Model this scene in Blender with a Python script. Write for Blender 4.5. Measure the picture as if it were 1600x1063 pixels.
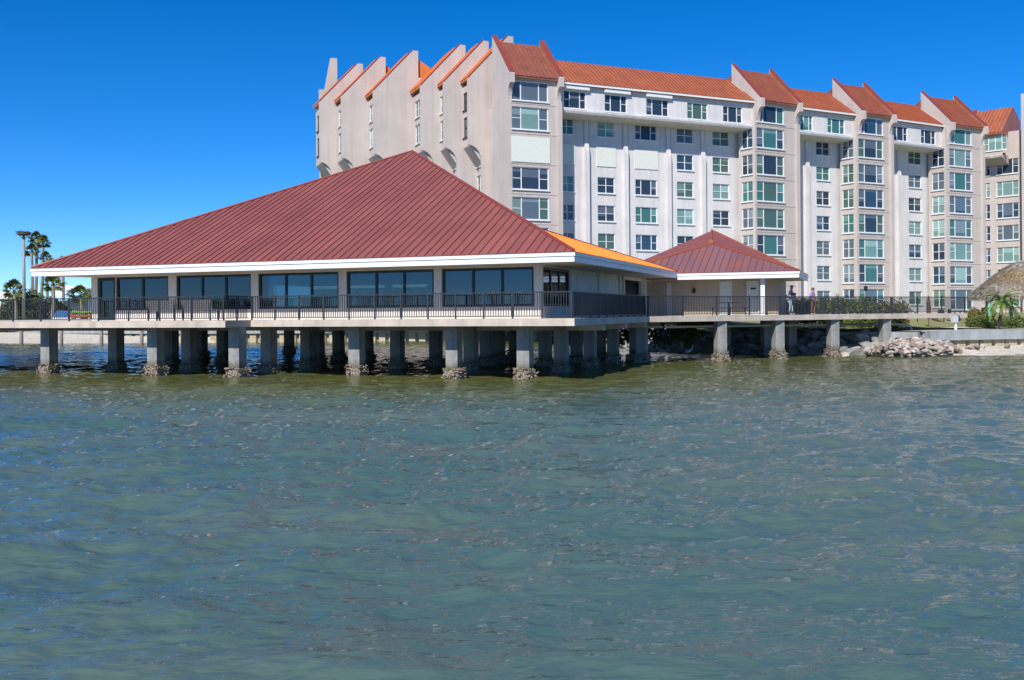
import bpy, bmesh, math, random
import numpy as np
from mathutils import Vector, Matrix
random.seed(7); rng = np.random.default_rng(7)
R = math.radians
scene = bpy.context.scene
for o in list(bpy.data.objects): bpy.data.objects.remove(o)
col = scene.collection

# ------------------------------------------------------------------ camera, sky, sun, exposure
CAM_H, FOC, HOR, ROLL = 2.65, 1500.0, 489.7, 0.0076        # metres / photo pixels
cam = bpy.data.cameras.new('camera'); co = bpy.data.objects.new('camera', cam); col.objects.link(co)
cam.sensor_width = 36; cam.lens = FOC/1600*36; cam.shift_y = -(531.5-HOR)/1600
cam.clip_start = 0.1; cam.clip_end = 9000
co.matrix_world = Matrix.Translation((0, 0, CAM_H)) @ Matrix.Rotation(R(90), 4, 'X') @ Matrix.Rotation(-ROLL, 4, 'Z')
scene.camera = co
TH = math.atan(565/FOC)
U = Vector((math.cos(TH), -math.sin(TH), 0)); V = Vector((math.sin(TH), math.cos(TH), 0)); Z = Vector((0, 0, 1))
SUN_EL = R(43.3)
to_sun = (-V*math.cos(SUN_EL) + Z*math.sin(SUN_EL)).normalized()
world = bpy.data.worlds.new('World'); scene.world = world; world.use_nodes = True
wn = world.node_tree; bg = wn.nodes['Background']
sky = wn.nodes.new('ShaderNodeTexSky'); sky.sky_type = 'NISHITA'; sky.sun_disc = False
sky.sun_elevation = SUN_EL; sky.sun_rotation = math.atan2(to_sun.x, to_sun.y)
sky.air_density = 0.6; sky.dust_density = 0.0; sky.ozone_density = 8.0; sky.altitude = 0
hs = wn.nodes.new('ShaderNodeHueSaturation'); hs.inputs['Saturation'].default_value = 1.24; hs.inputs['Hue'].default_value = 0.502
hs.inputs['Value'].default_value = 1.0
wn.links.new(sky.outputs[0], hs.inputs['Color']); wn.links.new(hs.outputs[0], bg.inputs['Color'])
bg.inputs['Strength'].default_value = 0.15
sd = bpy.data.lights.new('sun', 'SUN'); sd.energy = 5.0; sd.angle = R(0.53); sd.color = (1, .95, .87)
so = bpy.data.objects.new('sun', sd); col.objects.link(so)
so.rotation_euler = to_sun.to_track_quat('Z', 'Y').to_euler(); so.location = (0, 0, 60)
vs = scene.view_settings; vs.view_transform = 'Standard'; vs.look = 'None'; vs.exposure = 0.16; vs.gamma = 1

# ------------------------------------------------------------------ helpers
def ray(px, py):
    x, y = px-800, HOR-py; c, s = math.cos(ROLL), math.sin(ROLL)
    return Vector(((c*x+s*y)/FOC, 1, (-s*x+c*y)/FOC))
def ground_pt(px, py, z):
    r = ray(px, py); return Vector((0, 0, CAM_H)) + r*((z-CAM_H)/r.z)
def at_depth(px, py, d): return Vector((0, 0, CAM_H)) + ray(px, py)*d
class Fr:                                   # a = along the facade, b = away from the viewer, z = height
    def __init__(s, o, e):
        s.o = Vector((o[0], o[1], 0)); s.e = Vector((e[0], e[1], 0)).normalized(); s.n = Vector((-s.e.y, s.e.x, 0))
    def p(s, a, b, z): return s.o + s.e*a + s.n*b + Vector((0, 0, z))
    def a(s, px, b=0, py=320):              # where the sight line of a photo column meets the facade plane
        r = ray(px, py); q = s.o + s.n*b; k = q.dot(s.n)/Vector((r.x, r.y, 0)).dot(s.n)
        return (Vector((r.x, r.y, 0))*k - s.o).dot(s.e)
    def ang(s): return math.atan2(s.e.y, s.e.x)
def fr2(p, q): return Fr(p, (q[0]-p[0], q[1]-p[1]))

class MB:
    def __init__(s): s.v = []; s.f = []
    def add(s, vs, fs):
        k = len(s.v); s.v += [Vector(q) for q in vs]; s.f += [[i+k for i in f] for f in fs]; return s
    def box(s, fr, a0, a1, b0, b1, z0, z1):
        P = [fr.p(a, b, z) for z in (z0, z1) for a, b in ((a0, b0), (a1, b0), (a1, b1), (a0, b1))]
        return s.add(P, [(0, 3, 2, 1), (4, 5, 6, 7), (0, 1, 5, 4), (1, 2, 6, 5), (2, 3, 7, 6), (3, 0, 4, 7)])
    def prism(s, pts, off):
        n = len(pts); off = Vector(off); P = [Vector(q) for q in pts]; P += [q+off for q in P]
        return s.add(P, [list(range(n))[::-1], list(range(n, 2*n))] + [(i, (i+1) % n, n+(i+1) % n, n+i) for i in range(n)])
    def poly(s, pts): return s.add(pts, [list(range(len(pts)))])
    def tube(s, pts, rad, n=8, cap=True):
        pts = [Vector(q) for q in pts]; rad = rad if isinstance(rad, (list, tuple)) else [rad]*len(pts); P = []; F = []
        for i, q in enumerate(pts):
            d = (pts[min(i+1, len(pts)-1)]-pts[max(i-1, 0)]).normalized()
            x = d.cross(Vector((0.3, 1, 0.1)) if abs(d.z) > .9 else Z).normalized(); y = d.cross(x)
            P += [q + (x*math.cos(t)+y*math.sin(t))*rad[i] for t in [2*math.pi*j/n for j in range(n)]]
        for i in range(len(pts)-1):
            F += [(i*n+j, i*n+(j+1) % n, (i+1)*n+(j+1) % n, (i+1)*n+j) for j in range(n)]
        if cap: F += [list(range(n))[::-1], list(range((len(pts)-1)*n, len(pts)*n))]
        return s.add(P, F)
    def mesh(s, name, mat, org=Vector((0, 0, 0)), smooth=False, fix=True):
        me = bpy.data.meshes.new(name); me.from_pydata([tuple(q-org) for q in s.v], [], s.f)
        if fix:
            bm = bmesh.new(); bm.from_mesh(me); bmesh.ops.recalc_face_normals(bm, faces=bm.faces); bm.to_mesh(me); bm.free()
        if mat: me.materials.append(M[mat] if isinstance(mat, str) else mat)
        if smooth: me.polygons.foreach_set('use_smooth', [True]*len(me.polygons))
        return me
    def build(s, name, mat, parent=None, smooth=False, fix=True):
        org = origin(parent) if parent else Vector((0, 0, 0))
        return link(name, s.mesh(name, mat, org, smooth, fix), parent)
ORG = {}
def origin(o): return ORG.get(o.name, Vector((0, 0, 0)))
def link(name, me, parent=None, loc=None, rz=0.0):
    o = bpy.data.objects.new(name, me); col.objects.link(o)
    po = origin(parent) if parent else Vector((0, 0, 0))
    if parent: o.parent = parent
    if loc is not None: o.location = Vector(loc)-po; ORG[o.name] = Vector(loc)
    else: ORG[o.name] = po.copy()
    o.rotation_euler.z = rz
    return o
def tag(o, label=None, cat=None, group=None, kind=None):
    if label: o['label'] = label
    if cat: o['category'] = cat
    if group: o['group'] = group
    if kind: o['kind'] = kind
    return o
def thing(name, loc, label, cat, group=None, rz=0.0):
    o = bpy.data.objects.new(name, None); col.objects.link(o); o.location = loc; o.rotation_euler.z = rz
    o.empty_display_size = .3
    ORG[o.name] = Vector(loc); return tag(o, label, cat, group)
def structure(o): o['kind'] = 'structure'; return o
def copy_tree(o, loc=None, rz=None, parent=None, scale=None):
    c = o.copy(); col.objects.link(c)
    if parent: c.parent = parent
    if loc is not None: c.location = loc; ORG[c.name] = Vector(loc)
    if rz is not None: c.rotation_euler.z = rz
    if scale: c.scale = (scale,)*3
    for ch in o.children: copy_tree(ch, parent=c)
    return c

# ------------------------------------------------------------------ materials
M = {}
def lin(c): return tuple(((x/255)/12.92 if x/255 < .04045 else ((x/255+.055)/1.055)**2.4) for x in c)
def mat(name, base, rough=.7, var=.12, scale=3.0, bump=0.0, bscale=30.0, metallic=0.0, spec=.4, second=None, stretch=(1, 1, 1), thresh=(.35, .65), streak=0.0, coord='Object'):
    m = bpy.data.materials.new(name); m.use_nodes = True; nt = m.node_tree; b = nt.nodes['Principled BSDF']
    b.inputs['Roughness'].default_value = rough; b.inputs['Metallic'].default_value = metallic
    b.inputs['Specular IOR Level'].default_value = spec
    tc = nt.nodes.new('ShaderNodeTexCoord'); mp = nt.nodes.new('ShaderNodeMapping'); mp.inputs['Scale'].default_value = stretch
    nt.links.new(tc.outputs[coord], mp.inputs['Vector'])
    nz = nt.nodes.new('ShaderNodeTexNoise'); nz.inputs['Scale'].default_value = scale; nz.inputs['Detail'].default_value = 6; nz.inputs['Roughness'].default_value = .6
    nt.links.new(mp.outputs[0], nz.inputs['Vector'])
    rp = nt.nodes.new('ShaderNodeValToRGB'); rp.color_ramp.elements[0].position = thresh[0]; rp.color_ramp.elements[1].position = thresh[1]
    c2 = second or tuple(min(1, x*(1+var)) for x in base); c1 = base if second else tuple(x*(1-var) for x in base)
    rp.color_ramp.elements[0].color = (*c1, 1); rp.color_ramp.elements[1].color = (*c2, 1)
    nt.links.new(nz.outputs['Fac'], rp.inputs['Fac']); last = rp.outputs['Color']
    if streak:
        m2 = nt.nodes.new('ShaderNodeMapping'); m2.inputs['Scale'].default_value = (2.2, 2.2, .12)
        nt.links.new(tc.outputs[coord], m2.inputs['Vector'])
        n2 = nt.nodes.new('ShaderNodeTexNoise'); n2.inputs['Scale'].default_value = 1.0; n2.inputs['Detail'].default_value = 5
        nt.links.new(m2.outputs[0], n2.inputs['Vector'])
        r2 = nt.nodes.new('ShaderNodeValToRGB'); r2.color_ramp.elements[0].position = .45; r2.color_ramp.elements[1].position = .75
        r2.color_ramp.elements[0].color = (1, 1, 1, 1); r2.color_ramp.elements[1].color = (1-streak, 1-streak, 1-streak*.9, 1)
        nt.links.new(n2.outputs['Fac'], r2.inputs['Fac'])
        mx = nt.nodes.new('ShaderNodeMix'); mx.data_type = 'RGBA'; mx.blend_type = 'MULTIPLY'; mx.inputs['Factor'].default_value = 1
        nt.links.new(last, mx.inputs[6]); nt.links.new(r2.outputs[0], mx.inputs[7]); last = mx.outputs[2]
    nt.links.new(last, b.inputs['Base Color'])
    if bump:
        nb = nt.nodes.new('ShaderNodeTexNoise'); nb.inputs['Scale'].default_value = bscale; nb.inputs['Detail'].default_value = 4
        nt.links.new(mp.outputs[0], nb.inputs['Vector'])
        bp = nt.nodes.new('ShaderNodeBump'); bp.inputs['Strength'].default_value = bump; bp.inputs['Distance'].default_value = .05
        nt.links.new(nb.outputs['Fac'], bp.inputs['Height']); nt.links.new(bp.outputs[0], b.inputs['Normal'])
    M[name] = m; return m
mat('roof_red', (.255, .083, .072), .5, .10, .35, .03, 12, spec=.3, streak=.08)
mat('roof_orange_sheen', (.88, .30, .05), .45, .10, .8, .03, 12, spec=.4, streak=.15)  # same roof metal, with the right slope's bright sheen painted into the colour
mat('roof_amber', (.66, .20, .055), .45, .10, .8, .03, 12, spec=.4, streak=.2)
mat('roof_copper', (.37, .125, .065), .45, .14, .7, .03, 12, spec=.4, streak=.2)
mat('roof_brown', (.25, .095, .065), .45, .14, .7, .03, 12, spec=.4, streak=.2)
mat('seam_red', (.19, .050, .042), .45, .1, 3)
mat('seam_copper', (.30, .07, .03), .45, .1, 3)
mat('cap_red', (.26, .055, .04), .4, .1, 3)
mat('white_paint', (.80, .81, .83), .45, .04, 2, streak=.10)
mat('stucco_tan', (.535, .47, .43), .9, .05, .5, .15, 60, streak=.12)
mat('stucco_white', (.675, .645, .635), .9, .06, .6, .15, 60, streak=.15)
mat('stucco_cream', (.66, .62, .57), .9, .05, .8, .12, 60, streak=.12)
mat('stucco_shade_tan', (.42, .37, .30), .9, .05, .8, .12, 60, streak=.12)  # the lodge walls' own tan, one even colour
mat('soffit_paint', (.50, .46, .38), .8, .05, 2)
mat('deck_concrete', (.56, .48, .40), .85, .12, 1.2, .2, 25, streak=.22)
mat('deck_floor', (.42, .40, .37), .9, .12, 1.5, .1, 25)
mat('rail_metal', (.032, .036, .042), .45, .1, 4, spec=.5)
mat('dark_frame', (.014, .015, .017), .35, .1, 5)
mat('white_frame', (.78, .78, .78), .4, .04, 3)
mat('shutter_cream', (.72, .74, .66), .5, .04, 2, .35, 3, stretch=(1, 1, 9))
mat('lawn', (.19, .20, .07), .95, 0, 1.4, .5, 60, second=(.30, .28, .13))
mat('sand', (.40, .36, .28), .95, 0, 2.5, .5, 25, second=(.60, .56, .48))
mat('gravel', (.26, .23, .18), .95, 0, 6, .8, 30, second=(.46, .42, .35))
mat('path_concrete', (.55, .53, .50), .9, .08, 1.5, .1, 30)
mat('seawall', (.36, .38, .38), .9, .12, 1.0, .3, 20, streak=.3)
mat('sheet_pile', (.50, .40, .22), .85, 0, 1.2, .2, 20, second=(.60, .52, .36), streak=.3)
mat('rock_pale', (.40, .36, .32), .9, 0, 2.2, .5, 12, second=(.60, .56, .52))
mat('rock_grey', (.18, .18, .17), .9, 0, 2.2, .5, 12, second=(.34, .33, .31))
mat('oyster', (.09, .07, .05), .85, 0, 14, .6, 40, second=(.46, .38, .29), thresh=(.42, .62))
mat('thatch', (.24, .20, .155), .95, 0, 5, .8, 40, second=(.52, .46, .38), stretch=(1, 1, .4))
mat('thatch_gold', (.42, .28, .10), .95, 0, 9, .5, 40, second=(.50, .36, .16))
mat('teal_paint', (.28, .55, .46), .6, .12, 3)
mat('leaf_dark', (.05, .085, .02), .6, 0, .7, second=(.13, .16, .045), spec=.3)
mat('leaf_hedge', (.06, .105, .022), .55, 0, 1.2, second=(.18, .21, .05), spec=.3)
mat('leaf_yellow', (.14, .14, .03), .6, 0, 1.2, second=(.24, .20, .05), spec=.3)
mat('leaf_palm', (.07, .11, .03), .5, 0, .8, second=(.17, .19, .05), spec=.4)
mat('leaf_date', (.10, .20, .035), .5, 0, .8, second=(.22, .30, .07), spec=.4)
mat('flower_white', (.8, .8, .76), .7, .02)
mat('bark', (.22, .19, .155), .95, 0, 4, .6, 20, second=(.33, .29, .24), stretch=(1, 1, 4))
mat('bark_dark', (.10, .08, .06), .95, .2, 6, .6, 20)
mat('steel', (.26, .26, .24), .5, .1, 3, spec=.5)
mat('pipe', (.55, .57, .58), .5, .06, 3)
mat('nest', (.09, .07, .05), .95, .3, 9, .8, 20)
mat('door_white', (.60, .64, .66), .5, .03, 2)
mat('black_metal', (.02, .022, .024), .5, .1, 4)
mat('bench_mesh', (.12, .11, .11), .6, .1, 8)
mat('sign_grey', (.55, .56, .58), .5, .03)
mat('skin', (.38, .22, .15), .6, .04)
mat('cloth_blue', (.32, .42, .60), .9, .08, 8)
mat('cloth_pale', (.42, .52, .60), .9, .08, 8)
mat('cloth_navy', (.04, .05, .09), .9, .1, 8)
mat('cloth_purple', (.36, .20, .72), .9, .06, 8)
mat('cloth_rust', (.26, .10, .06), .9, .08, 8)
mat('cloth_khaki', (.30, .27, .20), .9, .08, 8)
mat('hair', (.10, .06, .035), .8, .1, 20)
mat('feather', (.8, .8, .79), .8, .03)
mat('kayak_orange', (.46, .12, .035), .35, .05)
mat('kayak_green', (.20, .34, .05), .35, .05)
mat('blue_tarp', (.05, .16, .40), .6, .1)
mat('umbrella_brown', (.13, .075, .05), .9, .1, 8)
mat('dock_wood', (.22, .20, .18), .9, .15, 5, .3, 20)
mat('white_roof', (.80, .82, .84), .5, .03, 1)
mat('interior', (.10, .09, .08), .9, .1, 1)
mat('stone_table', (.45, .44, .42), .8, .1, 5)

def glass(name, base, rough=.04, spec=.5, alpha=None):
    m = bpy.data.materials.new(name); m.use_nodes = True; nt = m.node_tree; b = nt.nodes['Principled BSDF']
    b.inputs['Base Color'].default_value = (*base, 1); b.inputs['Roughness'].default_value = rough
    b.inputs['Specular IOR Level'].default_value = spec
    tc = nt.nodes.new('ShaderNodeTexCoord'); nz = nt.nodes.new('ShaderNodeTexNoise'); nz.inputs['Scale'].default_value = .35
    nt.links.new(tc.outputs['Object'], nz.inputs['Vector'])
    bp = nt.nodes.new('ShaderNodeBump'); bp.inputs['Strength'].default_value = .08; bp.inputs['Distance'].default_value = .04
    nt.links.new(nz.outputs['Fac'], bp.inputs['Height']); nt.links.new(bp.outputs[0], b.inputs['Normal'])
    if alpha is None:                                           # roller blind behind the glass, pulled down a different way in each pane
        oi = nt.nodes.new('ShaderNodeObjectInfo'); sp = nt.nodes.new('ShaderNodeSeparateXYZ'); nt.links.new(tc.outputs['Object'], sp.inputs[0])
        mr = nt.nodes.new('ShaderNodeMapRange'); mr.inputs[3].default_value = .35; mr.inputs[4].default_value = 2.9; nt.links.new(oi.outputs['Random'], mr.inputs[0])
        gt = nt.nodes.new('ShaderNodeMath'); gt.operation = 'GREATER_THAN'; nt.links.new(sp.outputs['Z'], gt.inputs[0]); nt.links.new(mr.outputs[0], gt.inputs[1])
        mx = nt.nodes.new('ShaderNodeMix'); mx.data_type = 'RGBA'; mx.inputs[6].default_value = (*base, 1); mx.inputs[7].default_value = (*(x*1.3+.07 for x in base), 1)
        nt.links.new(gt.outputs[0], mx.inputs[0]); nt.links.new(mx.outputs[2], b.inputs['Base Color'])
    if alpha is not None:
        tr = nt.nodes.new('ShaderNodeBsdfTransparent'); tr.inputs[0].default_value = (*alpha, 1)
        ms = nt.nodes.new('ShaderNodeMixShader'); fz = nt.nodes.new('ShaderNodeFresnel'); fz.inputs[0].default_value = 1.75
        gl = nt.nodes.new('ShaderNodeBsdfGlossy'); gl.inputs['Roughness'].default_value = rough; gl.inputs['Color'].default_value = (.6, .82, 1, 1)
        nt.links.new(bp.outputs[0], gl.inputs['Normal'])
        nt.links.new(fz.outputs[0], ms.inputs[0]); nt.links.new(tr.outputs[0], ms.inputs[1]); nt.links.new(gl.outputs[0], ms.inputs[2])
        nt.links.new(ms.outputs[0], nt.nodes['Material Output'].inputs['Surface'])
    M[name] = m; return m
glass('glass_tinted', (.01, .03, .045), .02, .6, alpha=(.20, .32, .36))
glass('glass_dark', (.028, .045, .07)); glass('glass_slate', (.10, .14, .17)); glass('glass_teal', (.05, .16, .15))
glass('glass_green', (.07, .13, .105)); glass('glass_blue', (.03, .065, .11)); glass('glass_pale', (.17, .29, .27))

def water_mat():
    m = bpy.data.materials.new('water'); m.use_nodes = True; nt = m.node_tree; b = nt.nodes['Principled BSDF']
    N, L = nt.nodes.new, nt.links.new
    geo = N('ShaderNodeNewGeometry'); pos = geo.outputs['Position']
    b.inputs['IOR'].default_value = 1.33; b.inputs['Specular IOR Level'].default_value = .5
    b.inputs['Roughness'].default_value = .045
    def noise(scale, st, det=5, rough=.55, dist=0.0):
        mp = N('ShaderNodeMapping'); mp.inputs['Scale'].default_value = st; mp.inputs['Rotation'].default_value = (0, 0, R(-14)); L(pos, mp.inputs['Vector'])
        n = N('ShaderNodeTexNoise'); n.inputs['Scale'].default_value = scale; n.inputs['Detail'].default_value = det; n.inputs['Roughness'].default_value = rough
        n.inputs['Distortion'].default_value = dist
        L(mp.outputs[0], n.inputs['Vector']); return n.outputs['Fac']
    def ramp(fac, stops):
        r = N('ShaderNodeValToRGB')
        while len(r.color_ramp.elements) < len(stops): r.color_ramp.elements.new(.5)
        for e, (p, c) in zip(r.color_ramp.elements, stops): e.position = p; e.color = (*c, 1)
        L(fac, r.inputs['Fac']); return r.outputs['Color']
    def mix(f, a, c):
        x = N('ShaderNodeMix'); x.data_type = 'RGBA'
        L(f, x.inputs[0]); L(a, x.inputs[6]); L(c, x.inputs[7]); return x.outputs[2]
    # silt and depth: turbid teal bay water, olive over the shallow bottom near the shore
    bay = ramp(noise(.10, (1, 2.2, 1)), [(.36, (.050, .107, .104)), (.64, (.087, .126, .106))])
    olive = ramp(noise(.5, (1, 2, 1)), [(.35, (.075, .085, .022)), (.65, (.095, .100, .035))])
    sep = N('ShaderNodeSeparateXYZ'); L(pos, sep.inputs[0])
    mr = N('ShaderNodeMapRange'); mr.interpolation_type = 'SMOOTHSTEP'; mr.inputs[1].default_value = 24; mr.inputs[2].default_value = 40; L(sep.outputs['Y'], mr.inputs[0])
    c = mix(mr.outputs[0], bay, olive)
    # foam flecks
    fl = ramp(noise(5.5, (1, 1.6, 1), 3, .7), [(.715, (0, 0, 0)), (.745, (1, 1, 1))])
    patch = ramp(noise(.22, (1, 2.4, 1), 3), [(.52, (0, 0, 0)), (.66, (1, 1, 1))])
    mul = N('ShaderNodeMath'); mul.operation = 'MULTIPLY'; L(fl, mul.inputs[0]); L(patch, mul.inputs[1])
    foam = N('ShaderNodeRGB'); foam.outputs[0].default_value = (.55, .58, .55, 1)
    c = mix(mul.outputs[0], c, foam.outputs[0]); L(c, b.inputs['Base Color'])
    add = N('ShaderNodeMath'); add.operation = 'MULTIPLY_ADD'; L(noise(2.6, (.5, 1.7, 1), 4, .5, .35), add.inputs[0]); add.inputs[1].default_value = 1.0
    m2 = N('ShaderNodeMath'); m2.operation = 'MULTIPLY'; L(noise(13, (.65, 1.5, 1), 3, .5, .1), m2.inputs[0]); m2.inputs[1].default_value = .12
    L(m2.outputs[0], add.inputs[2])
    bp = N('ShaderNodeBump'); bp.inputs['Strength'].default_value = 1.0; bp.inputs['Distance'].default_value = .075
    L(add.outputs[0], bp.inputs['Height']); L(bp.outputs[0], b.inputs['Normal'])
    M['water'] = m
water_mat()

# ------------------------------------------------------------------ water (FFT wave field on a graded grid)
ZW = -0.10
def wave_field(n, Lm, wind, lmin, lmax, rms, seed):
    g = np.random.default_rng(seed); k = 2*np.pi*np.fft.fftfreq(n, Lm/n); kx, ky = np.meshgrid(k, k, indexing='ij'); kk = np.hypot(kx, ky); kk[0, 0] = 1e-9
    w = np.array([math.cos(wind), math.sin(wind)]); d = (kx*w[0]+ky*w[1])/kk
    sp = np.exp(-(kk*lmin/2/np.pi)**2)*np.exp(-(2*np.pi/lmax/kk)**2)/kk**3.4*(.12+.88*d**4); sp[0, 0] = 0
    h = np.fft.ifft2(np.sqrt(sp)*(g.normal(size=(n, n))+1j*g.normal(size=(n, n)))).real
    return h/h.std()*rms
def sample(h, Lm, x, y):
    n = h.shape[0]; fx = (x/Lm*n) % n; fy = (y/Lm*n) % n; i = np.floor(fx).astype(int) % n; j = np.floor(fy).astype(int) % n
    u = fx-np.floor(fx); v = fy-np.floor(fy); i2 = (i+1) % n; j2 = (j+1) % n
    return (h[i, j]*(1-u)+h[i2, j]*u)*(1-v)+(h[i, j2]*(1-u)+h[i2, j2]*u)*v
def build_water():
    ys = [2.2]
    while ys[-1] < 112: ys.append(ys[-1]*1.0046+.004)
    ys = np.array(ys); nc = 620; t = np.linspace(-1, 1, nc)
    Y, T = np.meshgrid(ys, t, indexing='ij'); X = T*(Y*.78+7)
    h1 = wave_field(512, 41., R(98), .34, 3.4, .044, 1); h2 = wave_field(512, 13.7, R(72), .10, .8, .012, 2)
    c, s = math.cos(.35), math.sin(.35)
    calm = 1-.45*np.clip((Y-34)/10, 0, 1)
    gust = .72+.5*np.clip(.5+sample(wave_field(128, 160., R(40), 9, 60, .35, 9), 160., X, Y*1.6), 0, 1)
    H = gust*(sample(h1, 41., X, Y)+sample(h2, 13.7, c*X+s*Y, -s*X+c*Y))*calm
    vv = np.stack([X, Y, H+ZW], -1).reshape(-1, 3); nr = len(ys)
    i = np.arange(nr-1)[:, None]*nc+np.arange(nc-1)[None]; f = np.stack([i, i+1, i+nc+1, i+nc], -1).reshape(-1, 4)
    k = len(vv); far = np.array([[-6000, -6000, -.75], [6000, -6000, -.75], [6000, 6000, -.75], [-6000, 6000, -.75]])
    vv = np.concatenate([vv, far]); f = np.concatenate([f, [[k, k+1, k+2, k+3]]])
    me = bpy.data.meshes.new('water'); me.vertices.add(len(vv)); me.vertices.foreach_set('co', vv.ravel())
    me.loops.add(f.size); me.loops.foreach_set('vertex_index', f.ravel().astype(np.int32))
    me.polygons.add(len(f)); me.polygons.foreach_set('loop_start', np.arange(0, f.size, 4, dtype=np.int32))
    me.polygons.foreach_set('use_smooth', np.ones(len(f), bool)); me.update(calc_edges=True); me.materials.append(M['water'])
    structure(link('water', me))
build_water()

# ------------------------------------------------------------------ land, shore, lawn
LAND = [(-6000, 300), (-140, 118), (-56, 108), (-30, 98), (-6, 95.5), (6, 96.3), (14, 96.5), (12.5, 72), (14, 66), (20, 63.2), (25.4, 59.0), (31.2, 61.0), (60, 70.5), (200, 117), (6000, 2100)]
g = MB(); g.poly([(x, y, 1.3) for x, y in LAND] + [(6000, 6000, 1.3), (-6000, 6000, 1.3)])
structure(g.build('ground', 'lawn'))
def inland(x, y, poly=LAND+[(6000, 6000), (-6000, 6000)]):
    k = False; n = len(poly)
    for i in range(n):
        (x1, y1), (x2, y2) = poly[i], poly[(i+1) % n]
        if (y1 > y) != (y2 > y) and x < (x2-x1)*(y-y1)/(y2-y1)+x1: k = not k
    return k
LF = Fr((25.4, 59.0), (math.cos(R(19)), math.sin(R(19))))
def lawn_z(x, y):
    d = (Vector((x, y, 0))-LF.o).dot(LF.n); t = max(0, min(1, (d-1.5)/22)); return 1.31+.95*t*t*(3-2*t)
g = MB(); idx = {}
A = [a*2.0 for a in range(-24, 70)]; B = [.9+1.3*b for b in range(60)]
for i, a in enumerate(A):
    for j, b in enumerate(B):
        q = LF.p(a, b, 0); idx[i, j] = len(g.v); g.v.append(Vector((q.x, q.y, lawn_z(q.x, q.y)+.03*math.sin(a*.9+b))))
for i in range(len(A)-1):
    for j in range(len(B)-1):
        f = [idx[i, j], idx[i+1, j], idx[i+1, j+1], idx[i, j+1]]
        if all(inland(g.v[k].x-.4, g.v[k].y-.5) and inland(g.v[k].x+.3, g.v[k].y-.3) for k in f): g.f.append(f)
structure(g.build('lawn', 'lawn', smooth=True))
# sand strip on the wall top and pale path along the lawn
g = MB(); strip = [(a, .45+.0*a, 1.75+.35*math.sin(a*.5)) for a in np.arange(-.5, 60, 1.0)]
for (a, b0, b1), (a2, c0, c1) in zip(strip, strip[1:]):
    P = [LF.p(a, b0, 0), LF.p(a2, c0, 0), LF.p(a2, c1, 0), LF.p(a, b1, 0)]
    g.poly([(q.x, q.y, lawn_z(q.x, q.y)+.055) for q in P])
structure(g.build('sand_strip', 'sand'))
g = MB()
for a in np.arange(2, 60, 1.0):
    P = [LF.p(a, 4.3+.012*a, 0), LF.p(a+1, 4.3+.012*(a+1), 0), LF.p(a+1, 5.5+.012*(a+1), 0), LF.p(a, 5.5+.012*a, 0)]
    g.poly([(q.x, q.y, lawn_z(q.x, q.y)+.06) for q in P])
structure(g.build('path', 'path_concrete'))
# beach and stony bank under the bridge (from the lawn edge down below the water)
def bank(name, upper, lower, m, mid=.5, rough=.06, rows=8):
    g = MB(); n = len(upper); cols = []
    for (x0, y0, z0), (x1, y1, z1) in zip(upper, lower):
        cols.append([Vector((x0+(x1-x0)*t+rng.normal()*rough, y0+(y1-y0)*t+rng.normal()*rough, z0+(z1-z0)*(t**mid)+rng.normal()*rough*.5)) for t in [k/rows for k in range(rows+1)]])
    for c in cols: g.v += c
    for i in range(n-1):
        for k in range(rows): a = i*(rows+1)+k; g.f.append([a, a+1, a+rows+2, a+rows+1])
    return structure(g.build(name, m, smooth=True))
def dense(pts, step=1.2):
    out = []
    for p, q in zip(pts, pts[1:]):
        n = max(1, int(math.hypot(q[0]-p[0], q[1]-p[1])/step))
        out += [tuple(p[k]+(q[k]-p[k])*i/n for k in range(3)) for i in range(n)]
    return out+[pts[-1]]
def resample(pts, n):
    d = [0]
    for p, q in zip(pts, pts[1:]): d.append(d[-1]+math.dist(p, q))
    out = []
    for i in range(n):
        s = d[-1]*i/(n-1); k = min(len(d)-2, max(j for j in range(len(d)) if d[j] <= s)); t = (s-d[k])/(d[k+1]-d[k])
        out.append(tuple(pts[k][c]+(pts[k+1][c]-pts[k][c])*t for c in range(3)))
    return out
UP = [(14.2, 97, 1.33), (12.7, 72, 1.33), (14.2, 66.3, 1.33), (20.2, 63.6, 1.33), (25.0, 60.2, 1.0)]
LO = [(8, 97, -.9), (5.5, 70, -.9), (9, 63, -.9), (16, 57.6, -.9), (22.0, 55.2, -.8)]
bank('bank', resample(UP, 60), resample(LO, 60), 'gravel', .8)
bank('beach', resample([(20.6, 60.2, .42), (25.5, 59.2, .42), (31.2, 60.9, .40), (60, 70.4, .4), (120, 90, .4)], 90),
     resample([(19.4, 56.6, -.6), (26.0, 55.0, -.6), (33, 55.6, -.6), (62, 64.5, -.6), (122, 84, -.6)], 90), 'sand', .9, .04)
bank('far_beach', resample([(-200, 127, 1.35), (-100, 114, 1.35), (-58, 108.6, .95), (-40, 101.4, .55), (-30.8, 97.7, .4)], 50), resample([(-205, 113, -.5), (-105, 101, -.5), (-58, 97, -.5), (-38, 95.5, -.5), (-29, 95.2, -.5)], 50), 'sand', .9, .05)

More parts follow.
